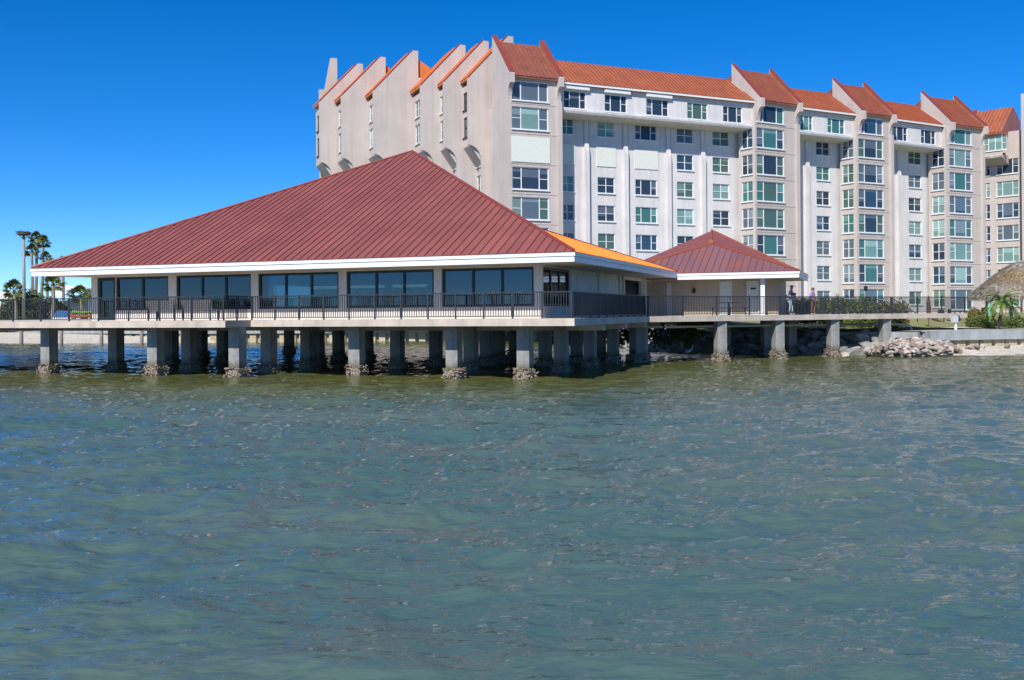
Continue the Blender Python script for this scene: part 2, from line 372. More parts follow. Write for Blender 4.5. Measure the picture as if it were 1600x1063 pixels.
# ------------------------------------------------------------------ seawalls
def seawall(label, p, q, pitch=1.05, zc=.78, ztop=1.36):
    fr = fr2(p, q); Lw = math.dist(p, q); t = thing('seawall', fr.p(0, 0, ZW), label, 'seawall')
    n = max(1, round(Lw/6.0))
    for i in range(n):
        g = MB(); g.box(fr, Lw*i/n+.012, Lw*(i+1)/n-.012, -.42, .35, zc, ztop); g.build('cap_block', 'seawall', t)
    g = MB(); g.box(fr, 0, Lw, .1, .3, -1.2, zc-.002); g.build('backing', 'seawall', t)
    me = None; k = int(Lw/pitch); a0 = fr.p(0, 0, 0)
    for i in range(k):
        loc = fr.p(pitch*(i+.5), 0, 0)
        if me is None:
            f0 = Fr((0, 0), (1, 0)); g = MB(); w = pitch
            g.prism([(-.30*w, -.22, -1.2), (.30*w, -.22, -1.2), (.42*w, .098, -1.2), (-.42*w, .098, -1.2)], (0, 0, zc+1.198)); me = g.mesh('sheet_pile', 'sheet_pile')
        link('sheet_pile', me, t, loc, fr.ang())
    return t
seawall('grey concrete seawall cap over pale sheet piles on the right shore', (25.4, 59.0), (62, 71.0), 1.02)
t = bpy.data.objects['seawall']; f = fr2((21.0, 63.0), (25.15, 59.25)); Lq = math.dist((21.0, 63.0), (25.15, 59.25))
g = MB(); g.box(f, 0, Lq, -.3, .35, .95, 1.30); g.build('cap_block', 'seawall', t); g = MB(); g.box(f, 0, Lq, .0, .2, -.9, .948); g.build('backing', 'seawall', t)
seawall('long seawall with yellow sheet piles behind the pavilion piles', (-31, 98.2), (14.2, 96.4), 1.02)
seawall('white toothed seawall behind the small dock at far left', (-57, 109.2), (-30.7, 98.35), 1.3)

# ------------------------------------------------------------------ pier: decks and piles
PO = ground_pt(897.5, 497.5, CAM_H - (497.5-HOR+.0076*97.5)*37.9/FOC); PO = Vector((2.462, 37.9, 0))
PF = Fr(PO, U)
def W(a, b, z): return PF.p(a, b, z)
ZD, ZDB = 2.43, 2.13
BR0 = W(0, 13.3, 0); BE = Vector((math.cos(R(30)), math.sin(R(30)), 0)); BF = Fr(BR0, BE); BLEN = 26.6
pier = thing('pier', W(-8, 8, ZW), 'concrete pier on square piles carrying the red roofed pavilion', 'pier')
g = MB(); g.prism([W(-15.21, 0, ZDB), W(0, 0, ZDB), W(0, 28.6, ZDB), W(-15.21, 28.6, ZDB)], (0, 0, ZD-ZDB)); g.build('deck', 'deck_concrete', pier)
g = MB(); g.prism([W(-46, -1.82, ZDB-.004), W(-15.213, -1.82, ZDB-.004), W(-15.213, 28.6, ZDB-.004), W(-46, 28.6, ZDB-.004)], (0, 0, ZD-ZDB+.002)); g.build('terrace_deck', 'deck_concrete', pier)
g = MB(); g.prism([BF.p(.003, 0, ZDB), BF.p(BLEN, 0, ZDB), BF.p(BLEN, 4.2, ZDB), BF.p(15.0, 4.2, ZDB), W(9.4, 31.6, ZDB), W(.003, 31.6, ZDB)], (0, 0, ZD-ZDB+.001)); g.build('bridge_deck', 'deck_concrete', pier)
for (x0, x1, y0, y1) in ((-15.0, -.3, .5, 28), (-45, -15.5, -1.3, 28)):      # beams under the slabs
    for b in (5.6, 9.8, 14.0, 18.2, 22.4, 26.6):
        g = MB(); g.box(PF, x0, x1, b-.2, b+.2, ZDB-.28, ZDB-.006); g.build('beam', 'deck_concrete', pier)
def oyster_mesh(seed, s=.55):
    r = np.random.default_rng(seed); g = MB()
    for i in range(190):
        side = r.integers(4); t = r.uniform(-1, 1)*(s/2+.16); hgt = r.uniform(0, 1)**1.1*.62-.18
        off = s/2 + r.uniform(-.02, .16)*(1-.6*(hgt+.18)/.62) + .04*math.sin(t*9+seed)
        x, y = [(t, -off), (off, t), (t, off), (-off, t)][side]; sz = r.uniform(.05, .11)
        ax = Matrix.Rotation(r.uniform(0, 6.3), 3, Vector(r.normal(size=3)).normalized())
        P = [ax @ Vector(q)*sz + Vector((x, y, hgt)) for q in ((1, 0, 0), (0, .8, 0), (-1, 0, 0), (0, -.8, 0), (0, 0, .45), (0, 0, -.45))]
        g.add(P, [(0, 1, 4), (1, 2, 4), (2, 3, 4), (3, 0, 4), (1, 0, 5), (2, 1, 5), (3, 2, 5), (0, 3, 5)])
    g.prism([(-s/2-.07, -s/2-.07, -.5), (s/2+.07, -s/2-.07, -.5), (s/2+.07, s/2+.07, -.5), (-s/2-.07, s/2+.07, -.5)], (0, 0, .82))
    return g.mesh('oyster_crust', 'oyster')
def pile_material():
    m = mat('pile_concrete', (.30, .30, .28), .85, .18, 2.2, .25, 18, streak=.35); nt = m.node_tree; b = nt.nodes['Principled BSDF']
    src = b.inputs['Base Color'].links[0].from_socket; geo = nt.nodes.new('ShaderNodeNewGeometry'); sp = nt.nodes.new('ShaderNodeSeparateXYZ'); nt.links.new(geo.outputs['Position'], sp.inputs[0])
    nz = nt.nodes.new('ShaderNodeTexNoise'); nz.inputs['Scale'].default_value = 3; ad = nt.nodes.new('ShaderNodeMath'); ad.operation = 'MULTIPLY_ADD'; ad.inputs[1].default_value = .5
    nt.links.new(geo.outputs['Position'], nz.inputs['Vector']); nt.links.new(nz.outputs['Fac'], ad.inputs[0]); nt.links.new(sp.outputs['Z'], ad.inputs[2])
    rp = nt.nodes.new('ShaderNodeValToRGB'); rp.color_ramp.elements[0].position = .55; rp.color_ramp.elements[0].color = (.42, .36, .25, 1); rp.color_ramp.elements[1].position = .92; rp.color_ramp.elements[1].color = (1, 1, 1, 1)
    nt.links.new(ad.outputs[0], rp.inputs[0]); mx = nt.nodes.new('ShaderNodeMix'); mx.data_type = 'RGBA'; mx.blend_type = 'MULTIPLY'; mx.inputs[0].default_value = 1
    nt.links.new(src, mx.inputs[6]); nt.links.new(rp.outputs[0], mx.inputs[7]); nt.links.new(mx.outputs[2], b.inputs['Base Color'])
pile_material()
OY = [oyster_mesh(k) for k in range(5)]
g = MB(); g.prism([(-.275, -.275, 0), (.275, -.275, 0), (.275, .275, 0), (-.275, .275, 0)], (0, 0, 4.0)); PILE = g.mesh('pile', 'pile_concrete')
def pile(q, ang, big=True, k=[0]):
    p = link('pile', PILE, pier, (q.x, q.y, ZDB-.01-4.0), ang); k[0] += 1
    o = link('oyster_crust', OY[k[0] % 5], p); o.location = (0, 0, 4.0-ZDB+ZW+.06); o.rotation_euler.z = (k[0] % 4)*math.pi/2
    s = .8+.35*random.random(); o.scale = (1, 1, s)
PA = PF.ang()
for u in (-2.58, -5.82, -10.57): pile(W(u, 1.38, 0), PA)
for u in (-15.53, -20.05, -26.5): pile(W(u, -.55, 0), PA)
for px, b in ((181.5, 2.2), (296, 2.2), (268, 6.4), (315, 14), (349, 10), (420, 2.0), (452, 22.5), (481, 5.6), (497, 10), (529, 13.8), (574, 14), (621, 6.4),
              (681, 9.8), (736, 5.4), (760, 9.6), (780, 13.8), (804, 18), (852, 10), (877, 5.4), (901, 13.8), (922, 9.6), (958, 13.8), (992, 18)):
    pile(W(PF.a(px, b, 540), b, 0), PA)
pile(W(-.65, 14.6, 0), PA)
for s, d in ((5.35, .42), (9.75, .42), (14.3, .42), (18.95, .42)): pile(BF.p(s, d, 0), BF.ang()-R(18))
for s, d in ((1.5, 6.5), (5.3, 7.5), (9.7, 4.8), (14.3, 3.8), (12.0, 3.6)): pile(BF.p(s, d, 0), BF.ang()-R(18))

# water pipe slung under the bridge, bending down to the seawall
g = MB(); P = [BF.p(-1, 2.6, 1.83), BF.p(21.0, 2.6, 1.75), BF.p(22.6, 2.4, 1.72), BF.p(23.6, 2.2, 1.62), BF.p(23.9, 2.1, 1.1)]
pp = thing('water_pipe', BF.p(12, 2.6, 1.8), 'pale pipe slung under the bridge and bending down to the seawall', 'pipe')
g.tube(P[:2], .075, 10); g.build('pipe_run', 'pipe', pp, smooth=True)
g = MB(); g.tube(P[1:], .10, 12); g.build('pipe_end', 'white_paint', pp, smooth=True)
for s in (3, 7.5, 12, 16.6):
    g = MB(); f = BF; g.box(f, s, s+.12, 2.5, 2.7, 1.64, ZDB-.002); g.build('hanger', 'black_metal', pp)

# ------------------------------------------------------------------ railings
def railing(label, p, q, posts_every=1.3, spacing=.112, z=ZD, ends=(True, True)):
    fr = fr2(p, q); Lr = math.dist(p[:2], q[:2]); t = thing('railing', fr.p(0, 0, z), label, 'railing', 'dark metal railings along the pier')
    g = MB(); g.box(fr, 0, Lr, -.03, .03, z+1.04, z+1.085); g.build('top_rail', 'rail_metal', t)
    g = MB(); g.box(fr, 0, Lr, -.02, .02, z+.08, z+.115); g.build('bottom_rail', 'rail_metal', t)
    n = max(1, round(Lr/posts_every)); f0 = Fr((0, 0), (1, 0))
    pm = MB().box(f0, -.03, .03, -.03, .03, 0, 1.05).mesh('post', 'rail_metal'); bm_ = MB().box(f0, -.0125, .0125, -.0125, .0125, .1, 1.045).mesh('baluster', 'rail_metal')
    for i in range(n+1):
        if (i == 0 and not ends[0]) or (i == n and not ends[1]): continue
        link('post', pm, t, fr.p(min(max(Lr*i/n, .032), Lr-.032), 0, z), fr.ang())
    kb = int(Lr/spacing)
    for i in range(1, kb): link('baluster', bm_, t, fr.p(Lr*i/kb, 0, z), fr.ang())
    return t
def xy(v): return (v.x, v.y)
railing('front railing between the step and the pavilion corner', xy(W(-15.25, .09, 0)), xy(W(-.12, .09, 0)))
railing('railing of the projecting terrace at the left edge', xy(W(-31, -1.73, 0)), xy(W(-15.33, -1.73, 0)), 1.66, .118)
railing('short return railing at the step of the terrace', xy(W(-15.33, -1.66, 0)), xy(W(-15.33, -.02, 0)), .95, .112, ends=(False, False))
railing('dense side railing receding from the pavilion corner', xy(W(-.12, .16, 0)), xy(W(-.12, 13.3, 0)), 1.3, .108, ends=(False, False))
railing('long bridge railing from the pavilion to the lawn', xy(BF.p(.0, .1, 0)), xy(BF.p(BLEN-.1, .1, 0)), 2.4, .112)
railing('rear bridge railing in front of the flowering hedge', xy(BF.p(15.2, 4.1, 0)), xy(BF.p(19.5, 4.1, 0)), 2.4, .14)

# ------------------------------------------------------------------ roofs with standing seam panels
def clip(poly, axis, lim, keep_greater):
    out = []
    for i in range(len(poly)):
        p, q = poly[i], poly[(i+1) % len(poly)]; a, b = p[axis]-lim, q[axis]-lim
        ia, ib = (a >= 0) == keep_greater or a == 0, (b >= 0) == keep_greater or b == 0
        if ia: out.append(p)
        if ia != ib and a != b: t = a/(a-b); out.append((p[0]+(q[0]-p[0])*t, p[1]+(q[1]-p[1])*t))
    return out
def seam_slope(pts, edir, width, parent, mpanel, mseam, pieces=True, lift=.035, rib=(.028, .036), name='roof_panel'):
    pts = [Vector(q) for q in pts]; e = Vector(edir).normalized(); nrm = (pts[1]-pts[0]).cross(pts[2]-pts[0]).normalized()
    if nrm.z < 0: nrm = -nrm
    s = nrm.cross(e); s = s if s.z > 0 else -s; o = pts[0]
    P2 = [((q-o).dot(e), (q-o).dot(s)) for q in pts]; lo = min(p[0] for p in P2); hi = max(p[0] for p in P2); n = max(1, round((hi-lo)/width)); allp, allr = MB(), MB()
    to3 = lambda p, h: o + e*p[0] + s*p[1] + nrm*h
    for i in range(n):
        x0, x1 = lo+(hi-lo)*i/n, lo+(hi-lo)*(i+1)/n
        c = clip(clip(P2, 0, x0, True), 0, x1, False)
        c = [p for k, p in enumerate(c) if math.dist(p, c[k-1]) > 1e-4]
        if len(c) < 3: continue
        g = MB() if pieces else allp
        g.prism([to3(p, .002) for p in c], nrm*lift)
        r = clip(clip(P2, 0, x0, True), 0, x0+rib[0], False); r = [p for k, p in enumerate(r) if math.dist(p, r[k-1]) > 1e-4]
        if len(r) >= 3: allr.prism([to3(p, lift+.003) for p in r], nrm*rib[1])
        if pieces: g.build(name, mpanel, parent)
    if not pieces: allp.build(name, mpanel, parent)
    if allr.v: tag(allr.build('standing_seams', mseam, parent), kind='stuff')
def cap_line(p, q, r, m, parent, name='ridge_cap'):
    g = MB(); g.tube([p, q], r, 6); g.build(name, m, parent)
EZ = 5.05
pav = thing('pavilion', W(-14.1, 14.1, ZD), 'low waterside pavilion with huge dark red pyramid metal roof', 'pavilion')
A_, B_, H_, D2, K_, AP = W(-28.2, 0, EZ), W(0, 0, EZ), None, W(0, 21.0, EZ), W(-14.1, 28.2, EZ), W(-14.1, 14.1, 12.1)
H_ = B_ + (AP-B_)*.162
roof = MB()
for t in ((A_, B_, AP), (B_, D2, H_), (H_, D2, K_), (H_, K_, AP), (A_, AP, K_)): roof.poly(t)
roof.poly((A_, K_, D2, B_)); roof = roof.build('roof', 'roof_red', pav)
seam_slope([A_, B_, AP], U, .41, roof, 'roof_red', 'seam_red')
seam_slope([B_, D2, H_], V, .41, roof, 'roof_orange_sheen', 'roof_orange_sheen')  # right slope: metallic sheen painted as flat orange
seam_slope([H_, D2, K_], (K_-D2), .8, roof, 'roof_red', 'seam_red', False)
up = Vector((0, 0, .06))
cap_line(A_+up, AP+up, .075, 'cap_red', pav); cap_line(B_+up, AP+up, .075, 'cap_red', pav); cap_line(H_+up, D2+up, .05, 'cap_red', pav)
def fascia(fr_pts, z0, z1, parent, m='white_paint'):
    (p, q) = fr_pts; fr = fr2(p, q); Lf = math.dist(p, q)
    g = MB(); g.box(fr, 0, Lf, 0, .06, z0, z1-.15); g.build('fascia', m, parent)
    g = MB(); g.box(fr, -.03, Lf+.03, -.035, .06, z1-.135, z1); g.build('gutter', m, parent)
e = .02
fascia((xy(W(-28.2, -e, 0)), xy(W(0, -e, 0))), 4.67, EZ-.015, pav)
fascia((xy(W(e, 0, 0)), xy(W(e, 21.0, 0))), 4.67, EZ-.017, pav)
fascia((xy(W(-14.1, 28.2, 0)), xy(W(-28.2, 0, 0))), 4.67, EZ-.016, pav)
g = MB(); g.poly([W(-28.1, .05, 4.69), W(-.05, .05, 4.69), W(-.05, 21.0, 4.69), W(-14.1, 28.0, 4.69)]); g.build('soffit', 'soffit_paint', pav)

def wall_open(fr, b, a0, a1, z0, z1, opens, m, parent, depth=.16, name='wall', back=None):
    xs = sorted({a0, a1, *[q for o in opens for q in o[:2]]}); zs = sorted({z0, z1, *[q for o in opens for q in o[2:4]]})
    xs = [x for x in xs if a0 <= x <= a1]; zs = [z for z in zs if z0 <= z <= z1]; g = MB()
    for i in range(len(xs)-1):
        for j in range(len(zs)-1):
            cx, cz = (xs[i]+xs[i+1])/2, (zs[j]+zs[j+1])/2
            if not any(o[0] < cx < o[1] and o[2] < cz < o[3] for o in opens):
                g.poly([fr.p(xs[i], b, zs[j]), fr.p(xs[i+1], b, zs[j]), fr.p(xs[i+1], b, zs[j+1]), fr.p(xs[i], b, zs[j+1])])
    for o in opens:
        x0, x1, y0, y1 = o[:4]; c = [(x0, y0), (x1, y0), (x1, y1), (x0, y1)]
        for k in range(4):
            (p, q), (r, s) = c[k], c[(k+1) % 4]; g.poly([fr.p(p, b, q), fr.p(r, b, s), fr.p(r, b+depth, s), fr.p(p, b+depth, q)])
    return g.build(name, m, parent, fix=False)
WC = {}
def window(fr, b, a0, a1, z0, z1, lights, glassm, parent, framem='white_frame', fw=.07, hung=(0, 1, 2), sill=True, mid=.5, name='window'):
    """lights = list of relative widths; hung = which lights have a meeting rail"""
    w, h = a1-a0, z1-z0; f0 = Fr((0, 0), (1, 0)); key = (round(w, 2), round(h, 2), tuple(lights), framem, fw, tuple(hung), sill)
    if key not in WC:
        g = MB(); g.box(f0, 0, fw, -.04, .06, 0, h); g.box(f0, w-fw, w, -.04, .06, 0, h)
        g.box(f0, fw, w-fw, -.04, .06, 0, fw); g.box(f0, fw, w-fw, -.04, .06, h-fw, h)
        if sill: g.box(f0, -.06, w+.06, -.24, -.042, -.09, 0.0)
        tot = sum(lights); x = fw; iw = w-2*fw; panes = []
        for i, l in enumerate(lights):
            x2 = x+iw*l/tot; xl = x+(fw/2 if i else 0); xr = x2-(fw/2 if i < len(lights)-1 else 0)
            if i: g.box(f0, x-fw/2, x+fw/2, -.035, .055, fw, h-fw)
            if i in hung: g.box(f0, xl, xr, -.03, .05, h*mid-fw*.35, h*mid+fw*.35)
            pb = MB().box(f0, xl, xr, .012, .03, fw, h-fw); panes.append(pb); x = x2
        WC[key] = (g.mesh('window', framem), [p.v and (p.v, p.f) for p in panes], {})
    fm, panes, pc = WC[key]
    o = link(name, fm, parent, fr.p(a0, b, z0), fr.ang())
    for i, (pv, pf) in enumerate(panes):
        gm = glassm[i % len(glassm)] if isinstance(glassm, (list, tuple)) else glassm
        if (i, gm) not in pc:
            q = MB(); q.v, q.f = pv, pf; pc[i, gm] = q.mesh('pane', gm)
        po = link('pane', pc[i, gm], o); po.location = (0, 0, 0)
    return o

# pavilion walls
WV, WTOP, WSILL = 2.0, 4.62, 2.94
bays = [(-25.96, -21.49), (-21.02, -16.64), (-16.24, -11.86), (-11.46, -7.05), (-6.68, -2.39)]
ops = [(a, b_, WSILL, WTOP) for a, b_ in bays]; ops[0] = (-24.78, -21.49, WSILL, WTOP)
ops.append((-25.96, -24.80, ZD+.02, WTOP))
wall_open(PF, WV, -26.35, -2.0, ZD, 4.689, ops, 'stucco_cream', pav, .2)
for i, (a, b_) in enumerate(bays):
    if i == 0: window(PF, WV+.12, -24.78, b_, WSILL, WTOP, [1, 1], 'glass_tinted', pav, 'dark_frame', .11, (), False)
    else: window(PF, WV+.12, a, b_, WSILL, WTOP, [1, 1, 1], 'glass_tinted', pav, 'dark_frame', .11, (), False)
window(PF, WV+.1, -25.96, -24.80, ZD+.02, WTOP, [1], 'glass_tinted', pav, 'dark_frame', .17, (), False, name='glass_door')
SF = Fr(W(-2.0, 2.0, 0), V)                                     # right side wall, faces +u
ops = [(.12, 4.0, WSILL, WTOP), (14.0, 18.6, ZD+.02, 4.5)]
wall_open(SF, 0, 0, 21.6, ZD, 4.689, ops, 'stucco_cream', pav, .2)
window(SF, .12, .12, 4.0, WSILL, WTOP, [1, 1, 1], 'glass_tinted', pav, 'dark_frame', .11, (), False)
for k, (a, b_) in enumerate(((4.9, 8.4), (8.8, 12.6))):          # closed panels on the side wall
    g = MB(); g.box(SF, a, b_, -.05, -.003, ZD+.1, 4.45); g.build('wall_panel', 'stucco_cream', pav)
for a in (8.6, 12.9, 13.7, 18.9):
    g = MB(); g.box(SF, a-.12, a+.12, -.14, -.002, ZD, 4.688); g.build('pilaster', 'stucco_cream', pav)
LFw = Fr(W(-26.35, 26.0, 0), -V)
wall_open(LFw, 0, 0, 24.0, ZD, 4.689, [(2, 8, WSILL, WTOP), (9, 15, WSILL, WTOP)], 'stucco_cream', pav, .2)
BW = Fr(W(-2.0, 22.5, 0), -U)
wall_open(BW, 0, 0, 24.35, ZD, 4.689, [(2+4.1*k, 5.2+4.1*k, 3.0, 4.45) for k in range(5)], 'stucco_cream', pav, .2)
for k in range(5): window(BW, .12, 2+4.1*k, 5.2+4.1*k, 3.0, 4.45, [1, 1, 1], 'glass_tinted', pav, 'dark_frame', .11, (), False)
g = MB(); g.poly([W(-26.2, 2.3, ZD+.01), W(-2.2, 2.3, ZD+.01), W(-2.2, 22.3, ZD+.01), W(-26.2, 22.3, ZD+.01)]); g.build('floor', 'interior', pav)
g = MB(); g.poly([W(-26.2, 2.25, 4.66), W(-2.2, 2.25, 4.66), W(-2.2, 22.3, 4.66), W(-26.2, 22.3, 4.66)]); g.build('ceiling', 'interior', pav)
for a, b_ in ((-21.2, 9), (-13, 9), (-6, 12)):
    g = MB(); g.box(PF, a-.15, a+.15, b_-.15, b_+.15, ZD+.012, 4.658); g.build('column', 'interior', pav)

# ------------------------------------------------------------------ entry lodge (second building on the pier)
lod = thing('entry_lodge', W(2, 25, ZD), 'small tan lodge with mauve hip roof and white fascia beside the bridge', 'building')
E2 = 4.95
Lc_, Rc_, RB_, LB_, P1, P2_ = W(-4.2, 21.08, E2), W(7.05, 21.08, E2), W(7.05, 29.05, E2), W(-4.2, 34, E2), W(1.42, 25.5, 6.93), W(.73, 30, 8.2)
r2 = MB()
for t in ((Lc_, Rc_, P1), (Rc_, RB_, P2_), (Rc_, P2_, P1), (Lc_, P1, P2_), (RB_, LB_, P2_), (LB_, Lc_, P2_), (Lc_, LB_, RB_, Rc_)): r2.poly(t)
r2 = r2.build('roof', 'roof_red', lod)
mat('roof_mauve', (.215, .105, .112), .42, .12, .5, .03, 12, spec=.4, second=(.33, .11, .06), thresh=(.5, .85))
seam_slope([Lc_, Rc_, P1], U, .42, r2, 'roof_mauve', 'seam_red')
seam_slope([Rc_, RB_, P2_], V, .42, r2, 'roof_copper', 'seam_copper')
seam_slope([Rc_, P2_, P1], V, .42, r2, 'roof_copper', 'seam_copper')
seam_slope([Lc_, P1, P2_], V, .42, r2, 'roof_brown', 'seam_copper')
for p, q in ((Lc_, P1), (Rc_, P1), (P1, P2_), (RB_, P2_)): cap_line(p+up, q+up, .06, 'seam_copper', lod)
g = MB(); vf = Fr(P1+(P2_-P1)*.15, U); zz = P1.z+.1
g.tube([vf.p(0, -.3, zz+.12), vf.p(0, -.1, zz+.12)], .16, 8); g.build('roof_vent', 'roof_copper', lod)
fascia((xy(W(.06, 21.06, 0)), xy(W(7.05, 21.06, 0))), 4.58, E2-.012, lod)
fascia((xy(W(7.07, 21.08, 0)), xy(W(7.07, 29.05, 0))), 4.58, E2-.013, lod)
g = MB(); g.poly([W(-4, 21.2, 4.62), W(7, 21.2, 4.62), W(7, 29, 4.62), W(-4, 33, 4.62)]); g.build('soffit', 'soffit_paint', lod)
LW = Fr(W(0, 23.1, 0), U)
dz = 2.05
ops = [(2.27, 2.97, ZD, ZD+dz), (3.88, 4.57, ZD, ZD+dz), (-.98, -.72, ZD, ZD+dz)]
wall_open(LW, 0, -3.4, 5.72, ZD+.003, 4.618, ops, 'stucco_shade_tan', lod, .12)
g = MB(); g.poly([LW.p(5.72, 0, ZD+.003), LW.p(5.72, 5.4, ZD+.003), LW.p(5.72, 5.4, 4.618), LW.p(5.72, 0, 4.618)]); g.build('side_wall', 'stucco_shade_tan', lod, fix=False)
for (a0, a1, z0, z1) in ops:
    g = MB(); g.box(LW, a0+.03, a1-.03, .05, .1, ZD+.02, z1-.03); d = g.build('door', 'door_white', lod)
    g = MB(); g.box(LW, a0, a0+.028, -.02, .11, ZD+.01, z1-.001); g.box(LW, a1-.028, a1, -.02, .11, ZD+.01, z1-.001); g.box(LW, a0+.028, a1-.028, -.02, .11, z1-.028, z1-.001); g.build('door_frame', 'white_paint', lod)
    g = MB(); g.tube([LW.p(a1-.11, -.03, ZD+1.0), LW.p(a1-.11, .05, ZD+1.0)], .035, 8); g.build('handle', 'steel', d)
g = MB(); g.box(LW, 4.10, 4.40, .035, .048, ZD+1.55, ZD+1.66); g.build('door_plate', 'black_metal', lod)
g = MB(); g.box(LW, 4.86, 5.10, -1.62, -1.38, ZD+.003, 4.617); g.build('post', 'white_paint', lod)
g = MB(); g.tube([LW.p(.71, 0, 4.02), LW.p(.71, -.16, 4.06)], [.07, .05], 8); g.tube([LW.p(.71, -.12, 4.1), LW.p(.71, -.22, 3.86)], [.06, .13], 10); g.build('wall_lamp', 'black_metal', lod)
g = MB(); g.box(LW, -3.4, -2.0, -1.2, .0, ZD+.004, 4.5); g.build('wall_return', 'stucco_cream', lod)

# ------------------------------------------------------------------ apartment block
apt = thing('apartment_building', (30, 110, 2.2), 'tall pale apartment block with stepped orange metal roofs', 'building')
GZ = 1.9
FT = [None]+[5.07+2.8*k for k in range(7)]+[24.3]
PANES = ['glass_dark', 'glass_slate', 'glass_teal', 'glass_green', 'glass_blue', 'glass_slate', 'glass_dark', 'glass_pale']
def pick(px, k): return random.Random(int(px*7)+k*131).choice(PANES)
def slope_roof(fr, a0, a1, b0, z0, b1, z1, m, ms, name='roof'):
    g = MB(); g.prism([fr.p(a0, b0, z0), fr.p(a0, b1, z1), fr.p(a0, b1+2.5, z1-1.5), fr.p(a0, b1+2.5, z0-.3), fr.p(a0, b0, z0-.18)], fr.e*(a1-a0)); r = g.build(name, m, apt)
    seam_slope([fr.p(a0+.01, b0-.02, z0+.012), fr.p(a1-.01, b0-.02, z0+.012), fr.p(a1-.01, b1, z1+.012), fr.p(a0+.01, b1, z1+.012)], fr.e, .46, r, m, ms, False, rib=(.05, .07))
def fin(fr, a, th, front=-.75, z_low=22.4, apex=(3.7, 29.3), eave=24.75, wall='stucco_tan', name='roof_fin', back=3.75, foot=None):
    arc = [(front*(1-math.cos(t)), z_low+1.5*math.sin(t)) for t in [math.pi/2*k/6 for k in range(7)]]
    prof = [(back, foot or z_low), (0, foot or z_low)] + ([] if foot is None else [(0, z_low)])+arc[1:]+[(front, eave), (front+.22, eave+.14), (apex[0], apex[1]), (back, apex[1])]
    g = MB(); g.prism([fr.p(a, b, z) for b, z in prof], fr.e*th); o = g.build(name, wall, apt)
    g = MB(); g.prism([fr.p(a-.03, b, z) for b, z in ((front+.16, eave+.13), (apex[0], apex[1]+.02), (apex[0], apex[1]+.12), (front+.16, eave+.25))], fr.e*(th+.06)); g.build('fin_cap', 'cap_red', o)
def tower(p0, p1, wpx, angled=None, wall='stucco_tan', shutters=(), ground_door=False, fins=True):
    fr = fr2(p0, p1); w = math.dist(p0, p1); opens = []; wins = []
    a0, a1 = fr.a(wpx[0]), fr.a(wpx[1])
    for k in range(1, 9):
        h = 2.1 if k < 8 else 1.85
        if k == 1: h = 2.4
        z1 = FT[k]; opens.append((a0, a1, z1-h, z1)); wins.append(k)
    wall_open(fr, 0, 0, w, GZ, 24.6, opens, wall, apt, .2, 'tower_wall')
    for (x0, x1, z0, z1), k in zip(opens, wins):
        if k in shutters:
            g = MB(); g.box(fr, x0-.05, x1+.12, -.07, -.004, z0-.25, z1+.02); g.build('roll_shutter', 'shutter_cream', apt)
            continue
        gm = pick(wpx[0], k); g2 = pick(wpx[0]+3, k)
        window(fr, .12, x0, x1, z0, z1, [1, 2.1, 1], [gm, g2, gm], apt, 'white_frame', .09, (0, 2) if k < 8 else ())
    for k in range(1, 9):                                        # shallow floor band joints
        g = MB(); g.box(fr, .02, w-.02, -.03, -.003, FT[k]+.28, FT[k]+.36); g.build('floor_band', wall, apt)
    g = MB(); g.box(fr, w, w+.45, -.28, 5.5, GZ, 22.6); g.build('corner_pier', wall, apt)
    if angled:
        c2, apx = angled; f2 = fr2(c2, p0); L2 = math.dist(c2, p0); op = []
        q0, q1 = f2.a(apx[0]), f2.a(apx[1])
        for k in range(1, 8): op.append((q0, q1, FT[k]-2.1, FT[k]))
        wall_open(f2, 0, 0, L2, GZ, 22.6, op, wall, apt, .2, 'tower_wall')
        for k, (x0, x1, z0, z1) in enumerate(op): gm = pick(apx[0], k); window(f2, .12, x0, x1, z0, z1, [1, 1], gm, apt, 'white_frame', .08, (0, 1))
        g = MB(); g.poly([fr.p(0, 0, 22.6), f2.p(0, 0, 22.6), fr.p(0, 4.5, 22.6)]); g.build('soffit', wall, apt, fix=False)
    if fins:
        lf = .3 if angled else -.25; fin(fr, lf, .45); fin(fr, w, .45)
        g = MB(); g.prism([fr.p(w-.03, b, z) for b, z in ((-.4, 24.7), (3.65, 28.8), (3.65, 29.25), (-.55, 24.8))], fr.e*.028); g.build('fin_cladding', 'roof_copper', apt)
        slope_roof(fr, lf+.45, w, -.35, 24.65, 3.65, 28.75, 'roof_brown', 'seam_copper')
        g = MB(); g.box(fr, lf+.45, w, -.2, -.002, 24.4, 24.6); g.build('eave_band', wall, apt)
    return fr, w
